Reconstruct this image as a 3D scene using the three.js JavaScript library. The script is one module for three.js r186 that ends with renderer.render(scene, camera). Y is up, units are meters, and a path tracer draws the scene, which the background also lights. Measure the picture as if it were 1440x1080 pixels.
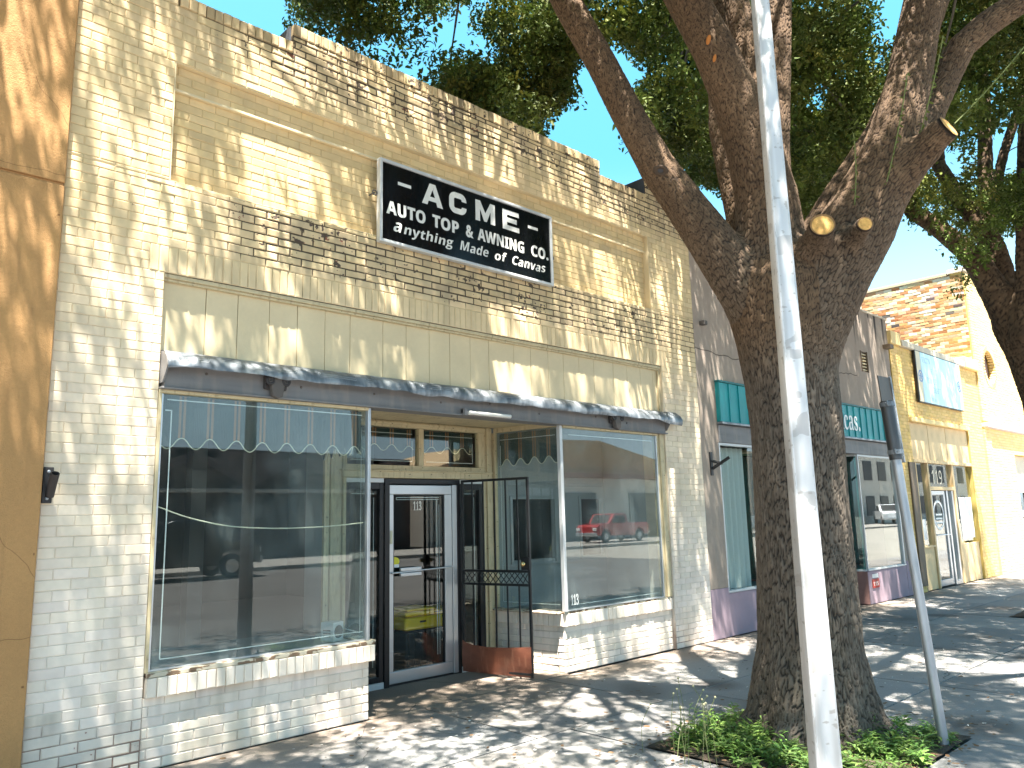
import * as THREE from 'three';
import { mergeGeometries } from 'three/addons/utils/BufferGeometryUtils.js';
import { RoundedBoxGeometry } from 'three/addons/geometries/RoundedBoxGeometry.js';

// ---------------------------------------------------------------- camera, sky, sun, exposure
const scene = new THREE.Scene();
const camera = new THREE.PerspectiveCamera(52.38, 4 / 3, 0.05, 900);
{
  const yaw = 0.7611, pitch = 0.1681, roll = -0.0246;
  const fwd = new THREE.Vector3(Math.sin(yaw) * Math.cos(pitch), Math.sin(pitch), -Math.cos(yaw) * Math.cos(pitch));
  const r0 = new THREE.Vector3(Math.cos(yaw), 0, Math.sin(yaw)), u0 = r0.clone().cross(fwd);
  const r = r0.clone().multiplyScalar(Math.cos(roll)).addScaledVector(u0, Math.sin(roll));
  const u = u0.clone().multiplyScalar(Math.cos(roll)).addScaledVector(r0, -Math.sin(roll));
  camera.quaternion.setFromRotationMatrix(new THREE.Matrix4().makeBasis(r, u, fwd.clone().negate()));
  camera.position.set(-1.264, 1.6, 5.695);
}
scene.add(camera);
const SUN = new THREE.Vector3(-0.18, 0.95, 0.235).normalize();
{
  const W = 256, H = 128, a = new Float32Array(W * H * 4), d = new THREE.Vector3();
  const mix = (p, q, t) => p.map((v, i) => v + (q[i] - v) * t);
  for (let j = 0; j < H; j++) for (let i = 0; i < W; i++) {
    const el = ((j + 0.5) / H - 0.5) * Math.PI, az = ((i + 0.5) / W - 0.5) * 2 * Math.PI;
    d.set(Math.cos(el) * Math.cos(az), Math.sin(el), Math.cos(el) * Math.sin(az));
    const up = Math.max(0, d.y);
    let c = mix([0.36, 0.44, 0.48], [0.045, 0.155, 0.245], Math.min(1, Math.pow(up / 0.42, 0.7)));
    c = mix(c, [0.06, 0.15, 0.26], Math.min(1, Math.max(0, (up - 0.45) / 0.55)));
    const g = Math.exp(-Math.acos(Math.min(1, d.dot(SUN))) / 0.22) * 0.6;
    c = c.map((v) => v + g);
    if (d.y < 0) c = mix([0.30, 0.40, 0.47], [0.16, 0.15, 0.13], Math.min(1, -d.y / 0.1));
    a.set([...c, 1], (j * W + i) * 4);
  }
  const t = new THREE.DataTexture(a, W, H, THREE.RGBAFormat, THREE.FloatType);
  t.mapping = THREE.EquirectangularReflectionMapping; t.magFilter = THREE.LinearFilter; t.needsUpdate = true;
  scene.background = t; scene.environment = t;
}
const sun = new THREE.DirectionalLight(new THREE.Color(1, 0.945, 0.86), 5.0);
sun.position.copy(SUN).multiplyScalar(60); sun.castShadow = true;
sun.shadow.mapSize.set(4096, 4096);
Object.assign(sun.shadow.camera, { left: -40, right: 40, top: 40, bottom: -40, near: 1, far: 140 });
scene.add(sun, sun.target);
const renderer = new THREE.WebGLRenderer({ antialias: true });
renderer.toneMapping = THREE.LinearToneMapping;
renderer.toneMappingExposure = 6.0;
renderer.shadowMap.enabled = true;

// ---------------------------------------------------------------- helpers
const V3 = (x, y, z) => new THREE.Vector3(x, y, z);
function rng(seed) { let s = seed | 0; return () => { s = (s + 0x6d2b79f5) | 0; let t = Math.imul(s ^ (s >>> 15), 1 | s); t = (t + Math.imul(t ^ (t >>> 7), 61 | t)) ^ t; return ((t ^ (t >>> 14)) >>> 0) / 4294967296; }; }
const clamp = (x, a = 0, b = 1) => Math.min(b, Math.max(a, x));
const sstep = (a, b, x) => { const t = clamp((x - a) / (b - a)); return t * t * (3 - 2 * t); };
const lerp = (a, b, t) => a + (b - a) * t;
const mix3 = (a, b, t) => [lerp(a[0], b[0], t), lerp(a[1], b[1], t), lerp(a[2], b[2], t)];
function hash2(i, j, k = 0) { let h = (Math.imul(i, 374761393) + Math.imul(j, 668265263) + Math.imul(k, 2147483647 - 912391)) | 0; h = Math.imul(h ^ (h >>> 13), 1274126177); h = Math.imul(h ^ (h >>> 15), 2246822519); return ((h ^ (h >>> 16)) >>> 0) / 4294967296; }
function vnoise(x, y, k = 0, px = 0, py = 0) {
  const i = Math.floor(x), j = Math.floor(y), u = x - i, v = y - j, a = u * u * (3 - 2 * u), b = v * v * (3 - 2 * v);
  const m = (p, n) => (n ? ((p % n) + n) % n : p);
  const i0 = m(i, px), i1 = m(i + 1, px), j0 = m(j, py), j1 = m(j + 1, py);
  return lerp(lerp(hash2(i0, j0, k), hash2(i1, j0, k), a), lerp(hash2(i0, j1, k), hash2(i1, j1, k), a), b);
}
function fbm(x, y, o = 4, k = 0, px = 0, py = 0) { let s = 0, w = 0.5, n = 0; for (let q = 0; q < o; q++) { s += w * vnoise(x, y, k + q, px, py); n += w; w *= 0.5; x *= 2; y *= 2; px *= 2; py *= 2; } return s / n; }
const toS = (v) => { v = clamp(v); return Math.round(255 * (v <= 0.0031308 ? 12.92 * v : 1.055 * Math.pow(v, 1 / 2.4) - 0.055)); };
// a colour texture from a function of (u, v) that returns linear rgb
function colorTex(w, h, f, sx = 1, sy = 1) {
  const a = new Uint8Array(w * h * 4);
  for (let j = 0; j < h; j++) for (let i = 0; i < w; i++) { const c = f((i + 0.5) / w, (j + 0.5) / h), o = (j * w + i) * 4; a[o] = toS(c[0]); a[o + 1] = toS(c[1]); a[o + 2] = toS(c[2]); a[o + 3] = 255; }
  const t = new THREE.DataTexture(a, w, h, THREE.RGBAFormat); t.colorSpace = THREE.SRGBColorSpace;
  return finish(t, sx, sy);
}
function greyTex(w, h, f, sx = 1, sy = 1) {
  const a = new Uint8Array(w * h * 4);
  for (let j = 0; j < h; j++) for (let i = 0; i < w; i++) { const c = Math.round(255 * clamp(f((i + 0.5) / w, (j + 0.5) / h))), o = (j * w + i) * 4; a[o] = a[o + 1] = a[o + 2] = c; a[o + 3] = 255; }
  return finish(new THREE.DataTexture(a, w, h, THREE.RGBAFormat), sx, sy);
}
function finish(t, sx, sy) { t.wrapS = t.wrapT = THREE.RepeatWrapping; t.magFilter = THREE.LinearFilter; t.minFilter = THREE.LinearMipmapLinearFilter; t.generateMipmaps = true; t.repeat.set(1 / sx, 1 / sy); t.needsUpdate = true; return t; }
function canvasTex(w, h, draw) { const c = document.createElement('canvas'); c.width = w; c.height = h; draw(c.getContext('2d'), w, h); const t = new THREE.CanvasTexture(c); t.colorSpace = THREE.SRGBColorSpace; return t; }
function mat(rgb, rough = 0.8, extra = {}) { const m = new THREE.MeshStandardMaterial({ roughness: rough, ...extra }); if (rgb) m.color.setRGB(...rgb); return m; }
function pmat(rgb, rough, extra = {}) { const m = new THREE.MeshPhysicalMaterial({ roughness: rough, ...extra }); if (rgb) m.color.setRGB(...rgb); return m; }

const used = {};
function numbered(n) { const k = used[n] = (used[n] ?? -1) + 1; return k ? `${n}_${String(k).padStart(3, '0')}` : n; }
function thing(name, label, category, at = [0, 0, 0], turn = 0, group) {
  const o = new THREE.Group(); o.name = numbered(name); o.position.set(...at); o.rotation.y = turn; scene.add(o);
  o.userData = { label, category }; if (group) o.userData.group = group; return o;
}
function sub(parent, name) { const o = new THREE.Group(); o.name = name; parent.add(o); return o; }
function prep(g) {
  if (g.index) g = g.toNonIndexed();
  for (const k of Object.keys(g.attributes)) if (!['position', 'normal', 'uv', 'color'].includes(k)) g.deleteAttribute(k);
  g.clearGroups(); return g;
}
// texture coordinates in metres, from the face's main direction
function metric(g) {
  const p = g.attributes.position, n = g.attributes.normal, uv = new Float32Array(p.count * 2);
  for (let i = 0; i < p.count; i++) {
    const ax = Math.abs(n.getX(i)), ay = Math.abs(n.getY(i)), az = Math.abs(n.getZ(i));
    if (ay > ax && ay > az) { uv[2 * i] = p.getX(i); uv[2 * i + 1] = p.getZ(i); } else if (ax > az) { uv[2 * i] = p.getZ(i); uv[2 * i + 1] = p.getY(i); } else { uv[2 * i] = p.getX(i); uv[2 * i + 1] = p.getY(i); }
  }
  g.setAttribute('uv', new THREE.BufferAttribute(uv, 2)); return g;
}
function join(list, keepUV) { list = list.flat().map(prep); if (!keepUV) list.forEach(metric); return list.length > 1 ? mergeGeometries(list) : list[0]; }
function mesh(name, geoms, material, parent, keepUV) {
  const m = new THREE.Mesh(join([geoms].flat(), keepUV), material); m.name = parent === scene ? numbered(name) : name; m.castShadow = m.receiveShadow = true; parent.add(m); return m;
}
function single(name, label, category, geoms, material, group, keepUV) { const m = mesh(name, geoms, material, scene, keepUV); m.userData = { label, category }; if (group) m.userData.group = group; return m; }
function struct(name, geoms, material, keepUV) { const m = mesh(name, geoms, material, scene, keepUV); m.userData.kind = 'structure'; return m; }
function bx(x0, x1, y0, y1, z0, z1, r = 0.003) {
  const w = x1 - x0, h = y1 - y0, d = z1 - z0; r = Math.min(r, w / 2.2, h / 2.2, d / 2.2);
  const g = r > 0.0004 ? new RoundedBoxGeometry(w, h, d, 1, r) : new THREE.BoxGeometry(w, h, d);
  return g.translate((x0 + x1) / 2, (y0 + y1) / 2, (z0 + z1) / 2);
}
// box from a to b (horizontal run), of a given thickness and height range
function run(ax, az, bxx, bz, y0, y1, t, r = 0.003) {
  const L = Math.hypot(bxx - ax, bz - az), g = bx(0, L, y0, y1, -t / 2, t / 2, r);
  return g.rotateY(-Math.atan2(bz - az, bxx - ax)).translate(ax, 0, az);
}
function rod(a, b, r, seg = 8, r2 = r) {
  a = V3(...a); b = V3(...b); const d = b.clone().sub(a), L = d.length(), g = new THREE.CylinderGeometry(r2, r, L, seg);
  return g.applyQuaternion(new THREE.Quaternion().setFromUnitVectors(V3(0, 1, 0), d.normalize())).translate((a.x + b.x) / 2, (a.y + b.y) / 2, (a.z + b.z) / 2);
}
function bar(a, b, w) { // square bar
  a = V3(...a); b = V3(...b); const d = b.clone().sub(a), L = d.length(), g = new THREE.BoxGeometry(w, L, w);
  return g.applyQuaternion(new THREE.Quaternion().setFromUnitVectors(V3(0, 1, 0), d.normalize())).translate((a.x + b.x) / 2, (a.y + b.y) / 2, (a.z + b.z) / 2);
}
function tube(pts, r, seg = 24, rs = 6) { return new THREE.TubeGeometry(new THREE.CatmullRomCurve3(pts.map((p) => V3(...p))), seg, r, rs); }
function profile(pts, depth, opt = {}) { return new THREE.ExtrudeGeometry(new THREE.Shape(pts.map((p) => new THREE.Vector2(...p))), { depth, bevelEnabled: false, ...opt }); }

// a wall's own frame: u along it, v up, w outwards
function frame(o, ux = 1, uz = 0, uvo = [0, 0]) { return { o, ux, uz, uvo }; }
class Bricks {
  constructor() { this.p = []; this.t = []; this.c = []; }
  quad(a, b, c, d) { this.p.push(...a, ...b, ...c, ...a, ...c, ...d); }
  // one brick with worn, chamfered edges
  add(F, u0, u1, v0, v1, w, R, tint, depth = 0.03, ch = 0.005, rough = 0.0016) {
    const N = [-F.uz, F.ux]; // normal in (x, z) of u x up
    const P = (u, v, ww) => [F.o[0] + u * F.ux + ww * N[0], F.o[1] + v, F.o[2] + u * F.uz + ww * N[1]];
    const j = () => (R() - 0.5) * 2 * rough, t1 = j(), t2 = j(), w0 = w + j();
    const f = [[u0 + ch + j(), v0 + ch + j(), w0 + t1 + t2], [u1 - ch + j(), v0 + ch + j(), w0 - t1 + t2], [u1 - ch + j(), v1 - ch + j(), w0 - t1 - t2], [u0 + ch + j(), v1 - ch + j(), w0 + t1 - t2]];
    const o = [[u0, v0], [u1, v0], [u1, v1], [u0, v1]].map(([u, v]) => [u, v, w0 - ch * 0.8]);
    const b = o.map(([u, v]) => [u, v, w - depth]);
    const faces = [f]; for (let k = 0; k < 4; k++) { const n = (k + 1) % 4; faces.push([o[k], o[n], f[n], f[k]], [b[k], b[n], o[n], o[k]]); }
    for (const q of faces) { this.quad(...q.map((c) => P(...c))); for (const k of [0, 1, 2, 0, 2, 3]) { this.t.push(q[k][0] + F.uvo[0], q[k][1] + F.uvo[1]); this.c.push(...tint); } }
    return this;
  }
  get empty() { return !this.p.length; }
  geo() {
    const g = new THREE.BufferGeometry();
    g.setAttribute('position', new THREE.BufferAttribute(new Float32Array(this.p), 3));
    g.setAttribute('uv', new THREE.BufferAttribute(new Float32Array(this.t), 2));
    g.setAttribute('color', new THREE.BufferAttribute(new Float32Array(this.c), 3));
    g.computeVertexNormals(); return g;
  }
}
// running bond over rectangles [u0, u1, v0, v1, w]; returns a list of bricks
function bond(regions, course, len, shift = 0) {
  const out = [];
  for (const [a, b, c, d, w] of regions) {
    for (let j = Math.floor(c / course + 1e-6); j * course < d - 1e-6; j++) {
      const off = (j % 2 ? len / 2 : 0) + shift;
      for (let i = Math.floor((a - off) / len) - 1; i * len + off < b; i++) {
        const u0 = Math.max(a, i * len + off), u1 = Math.min(b, (i + 1) * len + off), v0 = Math.max(c, j * course), v1 = Math.min(d, (j + 1) * course);
        if (u1 - u0 > 0.02 && v1 - v0 > 0.012) out.push([u0, u1, v0, v1, w]);
      }
    }
  }
  return out;
}
// ---------------------------------------------------------------- materials
const COURSE = 0.06705, BLEN = 0.2095, FW = 7.6, FH = 6.2;
// how weathered the painted brick front is (0 sound .. 1 paint worn, joints open and black)
function weather(x, y) {
  const n = fbm(x * 1.1, y * 1.3, 4, 11), m = fbm(x * 4.5, y * 4.5, 3, 21);
  let a = sstep(4.95, 5.7, y) * (0.62 + 0.85 * sstep(0.9, 2.0, x));
  if (x < 0.9) a *= 0.55;
  const band = sstep(3.58, 3.72, y) * (1 - sstep(4.05, 4.2, y)) * sstep(0.75, 1.6, x) * (1 - 0.4 * sstep(5.6, 7.2, x));
  a = Math.max(a, band * 1.15, 0.38 * sstep(3.4, 3.45, y) * (1 - sstep(3.6, 3.66, y)) * sstep(1, 1.6, x), 0.22 * sstep(3.2, 4, y));
  a = Math.max(a, (1 - sstep(0.05, 0.62, y)) * 0.62 * (x < 0.7 || x > 6.7 ? 1 : 0.4));
  return clamp(a * (0.35 + 1.3 * n) + (m - 0.55) * 0.35 * a);
}
function paint(x, y) { // base paint colour: yellow cream above, whiter towards the pavement
  let c = mix3([0.88, 0.78, 0.675], [0.84, 0.705, 0.53], sstep(0.6, 2.2, y));
  c = mix3(c, [0.76, 0.585, 0.335], sstep(2.4, 4.0, y));
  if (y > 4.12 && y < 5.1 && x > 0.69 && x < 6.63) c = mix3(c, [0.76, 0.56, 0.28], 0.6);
  return c;
}
const faceTex = colorTex(2048, 1672, (u, v) => {
  const x = u * FW, y = v * FH, w = weather(x, y);
  let c = paint(x, y);
  const n = fbm(x * 2.3, y * 2.3, 4, 31), f = fbm(x * 26, y * 26, 2, 41), st = fbm(x * 9, y * 1.1, 3, 51);
  c = c.map((q) => q * (0.86 + 0.22 * n) * (0.95 + 0.1 * f));
  c = mix3(c, [0.40, 0.33, 0.22], clamp((st - 0.50) * 2.2) * (0.32 + 0.5 * w));
  const grime = clamp(w * 1.15 - 0.35) * sstep(0.35, 0.75, fbm(x * 7, y * 9, 3, 61));
  c = mix3(c, y > 3 ? [0.14, 0.11, 0.085] : [0.45, 0.40, 0.36], grime * 0.36);
  const drip = clamp((fbm(x * 13, y * 0.6, 3, 65) - 0.50) * 3.2) * Math.max(sstep(4.85, 5.7, y) * 0.55, (1 - sstep(0.1, 0.46, y)) * 0.0 + 0.35 * sstep(0.2, 0.46, y) * (1 - sstep(0.46, 0.47, y)), 0.30 * sstep(3.5, 4.1, y) * (1 - sstep(4.1, 4.13, y)));
  c = mix3(c, [0.16, 0.125, 0.09], drip);
  const chip = fbm(x * 34, y * 40, 3, 71) * 0.75 + fbm(x * 9, y * 9, 2, 81) * 0.5;
  const t = 1.12 - 0.31 * w;
  if (chip > t) c = mix3(c, y > 3 ? (hash2(Math.floor(x * 5), Math.floor(y * 15), 3) > 0.9 ? [0.24, 0.09, 0.055] : [0.085, 0.06, 0.045]) : [0.30, 0.12, 0.09], sstep(t, t + 0.045, chip));
  return c;
}, FW, FH);
const jointTex = colorTex(1024, 836, (u, v) => {
  const x = u * FW, y = v * FH, w = weather(x, y), n = fbm(x * 11, y * 14, 3, 91), p = paint(x, y);
  const open = sstep(0.10, 0.72, w + (n - 0.5) * 0.55);
  return mix3(p.map((q) => q * (0.70 + 0.25 * n)), y > 3 ? [0.06, 0.045, 0.032] : [0.26, 0.17, 0.13], open * 0.95);
}, FW, FH);
const grain = greyTex(512, 512, (u, v) => 0.55 * fbm(u * 12, v * 12, 4, 7, 12, 12) + 0.45 * fbm(u * 96, v * 96, 2, 17, 96, 96));
const cloned = (t, s) => { const c = t.clone(); c.repeat.set(1 / s, 1 / s); c.needsUpdate = true; return c; };
const grain1 = cloned(grain, 0.5), grain2 = cloned(grain, 1.6), grain3 = cloned(grain, 0.25);
const M = {};
M.brick = mat(null, 0.82, { map: faceTex, vertexColors: true, bumpMap: grain3, bumpScale: 0.0012 });
M.joint = mat(null, 0.95, { map: jointTex, bumpMap: grain3, bumpScale: 0.002 });
function blotched(rgb, amt, s, seed, rough = 0.85, bump = 0.001, extra = {}) {
  const t = colorTex(512, 512, (u, v) => { const n = fbm(u * 5, v * 5, 5, seed, 5, 5), f = fbm(u * 60, v * 60, 2, seed + 9, 60, 60); const k = 1 + amt * (n - 0.5) * 2 + amt * 0.5 * (f - 0.5); return rgb.map((q) => q * k); }, s, s);
  return mat(null, rough, { map: t, bumpMap: grain1, bumpScale: bump, ...extra });
}
M.ochre = (() => {
  const S = 1024, t = canvasTex(S, S, (c) => {
    const im = c.createImageData(S, S); for (let j = 0; j < S; j++) for (let i = 0; i < S; i++) { const n = fbm(i / 140, j / 140, 5, 101), f = hash2(i, j, 5) * 0.6 + 0.4 * vnoise(i / 5, j / 5, 6), st = fbm(i / 16, j / 190, 3, 103); let q = [0.48, 0.265, 0.105].map((v) => v * (0.88 + 0.2 * n) * (0.90 + 0.2 * f)); q = mix3(q, [0.26, 0.14, 0.06], clamp((st - 0.58) * 1.7) * 0.7); const o = (j * S + i) * 4; im.data[o] = toS(q[0]); im.data[o + 1] = toS(q[1]); im.data[o + 2] = toS(q[2]); im.data[o + 3] = 255; } c.putImageData(im, 0, 0);
    const R = rng(105); for (let i = 0; i < 7; i++) { let x = R() * S, y = R() * S, a = R() < 0.5 ? 1.5 : 0.2; c.strokeStyle = 'rgba(60,32,14,0.55)'; c.lineWidth = 1; c.beginPath(); c.moveTo(x, y); for (let q = 0; q < 40; q++) { a += (R() - 0.5) * 0.5; x += Math.cos(a) * 8; y += Math.sin(a) * 8; c.lineTo(x, y); } c.stroke(); }
    for (let i = 0; i < 40; i++) { c.fillStyle = 'rgba(70,38,16,0.5)'; c.fillRect(R() * S, R() * S, 2 + R() * 3, 2 + R() * 5); }
  }); return mat(null, 0.92, { map: finish(t, 3, 3), bumpMap: grain1, bumpScale: 0.004 });
})();
M.cream = blotched([0.72, 0.59, 0.37], 0.10, 1.3, 111, 0.6, 0.0006);
M.creamWood = (() => {
  const t = colorTex(512, 512, (u, v) => { const n = fbm(u * 6, v * 6, 4, 121, 6, 6), f = fbm(u * 40, v * 9, 3, 131, 40, 9), chip = fbm(u * 22, v * 44, 3, 141, 22, 44); let c = [0.60, 0.50, 0.31].map((q) => q * (0.8 + 0.35 * n)); c = mix3(c, [0.30, 0.22, 0.13], clamp((f - 0.6) * 2.5)); return chip > 0.79 ? mix3(c, [0.13, 0.095, 0.07], sstep(0.79, 0.84, chip)) : c; }, 0.8, 0.8);
  return mat(null, 0.7, { map: t, bumpMap: grain1, bumpScale: 0.001 });
})();
M.sillWood = (() => {
  const t = colorTex(512, 512, (u, v) => { const n = fbm(u * 7, v * 7, 4, 151, 7, 7), chip = fbm(u * 18, v * 30, 3, 161, 18, 30); let c = [0.62, 0.55, 0.42].map((q) => q * (0.8 + 0.3 * n)); return mix3(c, [0.20, 0.13, 0.08], sstep(0.52, 0.62, chip)); }, 0.9, 0.9);
  return mat(null, 0.8, { map: t, bumpMap: grain3, bumpScale: 0.003 });
})();
M.greySteel = (() => {
  const t = colorTex(512, 512, (u, v) => { const n = fbm(u * 3, v * 8, 5, 171, 3, 8), s = fbm(u * 30, v * 3, 3, 181, 30, 3); let c = [0.19, 0.185, 0.185].map((q) => q * (0.7 + 0.55 * n)); return mix3(c, [0.33, 0.29, 0.24], clamp((s - 0.55) * 1.6) * 0.6); }, 1.7, 0.6);
  return mat(null, 0.62, { map: t, bumpMap: grain1, bumpScale: 0.0015 });
})();
M.galv = (() => {
  const t = colorTex(512, 512, (u, v) => { const n = fbm(u * 9, v * 5, 4, 191, 9, 5), s = fbm(u * 34, v * 8, 3, 201, 34, 8); return mix3([0.13, 0.15, 0.17], [0.36, 0.385, 0.41], sstep(0.3, 0.72, n * 0.6 + s * 0.4)); }, 1.2, 1.2);
  return mat(null, 0.42, { map: t, metalness: 0.4, bumpMap: grain1, bumpScale: 0.003 });
})();
M.aluminium = mat([0.60, 0.62, 0.64], 0.34, { metalness: 0.75, bumpMap: grain1, bumpScale: 0.0003 });
M.silverPaint = mat([0.62, 0.63, 0.63], 0.4, { metalness: 0.2, bumpMap: grain1, bumpScale: 0.0004 });
M.bronze = mat([0.022, 0.022, 0.024], 0.35, { metalness: 0.3 });
M.black = mat([0.012, 0.012, 0.013], 0.45);
M.iron = mat([0.11, 0.095, 0.085], 0.75, { bumpMap: grain3, bumpScale: 0.002 });
M.darkIron = mat([0.035, 0.03, 0.03], 0.6, { bumpMap: grain3, bumpScale: 0.001 });
M.rustPanel = (() => {
  const t = colorTex(512, 256, (u, v) => { const n = fbm(u * 6, v * 5, 5, 211), s = fbm(u * 24, v * 2, 3, 221); let c = mix3([0.25, 0.088, 0.048], [0.15, 0.05, 0.032], n); return mix3(c, [0.42, 0.20, 0.12], clamp((s - 0.6) * 1.8)); }, 1, 1);
  return mat(null, 0.42, { map: t, bumpMap: grain1, bumpScale: 0.001 });
})();
M.glass = pmat([0.93, 0.97, 0.96], 0.0, { transmission: 1, thickness: 0, ior: 1.52 });
M.glassTeal = pmat([0.55, 0.80, 0.78], 0.0, { transmission: 1, thickness: 0, ior: 1.52 });
M.stripe = mat([0.78, 0.79, 0.78], 0.5);
M.interior = mat([0.13, 0.12, 0.115], 0.9);
M.interiorPale = mat([0.30, 0.31, 0.31], 0.8);
M.darkOpening = mat([0.03, 0.035, 0.04], 0.7);
M.deck = mat([0.16, 0.17, 0.17], 0.7, { bumpMap: grain2, bumpScale: 0.002 });
M.brass = mat([0.75, 0.56, 0.25], 0.25, { metalness: 0.9 });
M.white = mat([0.76, 0.76, 0.74], 0.5);
M.yellowPlastic = mat([0.95, 0.58, 0.01], 0.45);
M.blackPlastic = mat([0.02, 0.02, 0.022], 0.5);
M.lampTube = mat([0.75, 0.73, 0.68], 0.35);
M.teal = (() => { const t = colorTex(256, 256, (u, v) => { const n = fbm(u * 4, v * 3, 4, 231, 4, 3), s = fbm(u * 30, v * 2, 2, 241, 30, 2); return [0.012, 0.30, 0.32].map((q) => q * (0.75 + 0.35 * n + 0.15 * s)); }, 1.5, 1.5); return mat(null, 0.45, { map: t }); })();
M.mauve = blotched([0.36, 0.265, 0.31], 0.12, 1.4, 251, 0.75);
M.maroon = blotched([0.27, 0.14, 0.12], 0.15, 1.0, 261, 0.75);
M.yellowPaint = blotched([0.80, 0.55, 0.2], 0.07, 1.8, 271, 0.75);
M.yellowTrim = blotched([0.80, 0.60, 0.27], 0.07, 1.4, 281, 0.7);
M.tanPanel = blotched([0.72, 0.52, 0.28], 0.16, 0.9, 291, 0.7);
M.copingStone = blotched([0.60, 0.53, 0.42], 0.12, 1.1, 301, 0.85, 0.002);
M.tar = blotched([0.06, 0.068, 0.085], 0.25, 0.8, 311, 0.7, 0.002);
M.brownTrim = mat([0.16, 0.115, 0.075], 0.7);
M.yellowBrick = mat([0.82, 0.56, 0.215], 0.78, { vertexColors: true, bumpMap: grain3, bumpScale: 0.001 });
M.oldBrick = mat([1, 1, 1], 0.9, { vertexColors: true, bumpMap: grain3, bumpScale: 0.002 });
M.yellowJoint = mat([0.58, 0.42, 0.12], 0.9);
M.oldJoint = blotched([0.52, 0.43, 0.28], 0.2, 0.7, 321, 0.95);
M.polePaint = (() => { const t = colorTex(256, 2048, (u, v) => { const n = fbm(u * 3, v * 14, 4, 331), s = fbm(u * 22, v * 5, 3, 341), d = fbm(u * 40, v * 220, 2, 351), e = Math.abs(((u * 4) % 1) - 0.5) * 2; let c = [0.66, 0.655, 0.66].map((q) => q * (0.80 + 0.3 * n)); c = mix3(c, [0.40, 0.365, 0.33], clamp((s - 0.54) * 2.4) * 0.8); c = mix3(c, [0.45, 0.42, 0.39], sstep(0.86, 0.97, e) * 0.55); if (d > 0.79) c = mix3(c, [0.30, 0.26, 0.23], 0.6); const p = fbm(u * 9, v * 40, 3, 357); if (p > 0.70) c = mix3(c, [0.36, 0.33, 0.31], 0.55); return c; }, 1, 1); return mat(null, 0.45, { map: t, metalness: 0.15, bumpMap: grain1, bumpScale: 0.0012 }); })();
M.zinc = mat([0.40, 0.43, 0.47], 0.42, { metalness: 0.6, bumpMap: grain1, bumpScale: 0.0008 });
M.signBack = mat([0.075, 0.058, 0.045], 0.5, { metalness: 0.4 });
M.pipeDark = mat([0.07, 0.075, 0.08], 0.35, { metalness: 0.5 });
M.bark = mat(null, 0.95, { vertexColors: true });
M.leaf = pmat([0.118, 0.148, 0.032], 0.6, { transmission: 0.33, thickness: 0, specularIntensity: 0.22 });
M.leafWeed = pmat([0.15, 0.27, 0.04], 0.65, { transmission: 0.30, thickness: 0 });
M.twig = mat([0.10, 0.085, 0.065], 0.9);
M.cutWood = (() => { const t = colorTex(256, 256, (u, v) => { const ang = Math.atan2(v - 0.47, u - 0.5), ray = Math.abs(Math.sin(ang * 2.5 + 0.7)); const r = Math.hypot(u - 0.5, v - 0.47) * 2, n = fbm(u * 8, v * 8, 3, 361); const k = 0.5 + 0.5 * Math.sin((r + n * 0.10) * 60); let c = mix3([0.72, 0.36, 0.08], [0.80, 0.48, 0.16], k * 0.6 + n * 0.4); c = mix3(c, [0.20, 0.09, 0.03], (1 - sstep(0.0, 0.10, ray)) * (1 - r) * 0.9); c = c.map((q) => q * (0.62 + 0.5 * n)); return r > 0.86 ? mix3(c, [0.16, 0.08, 0.04], 0.75) : c; }); return mat(null, 0.8, { map: t }); })();
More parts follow.
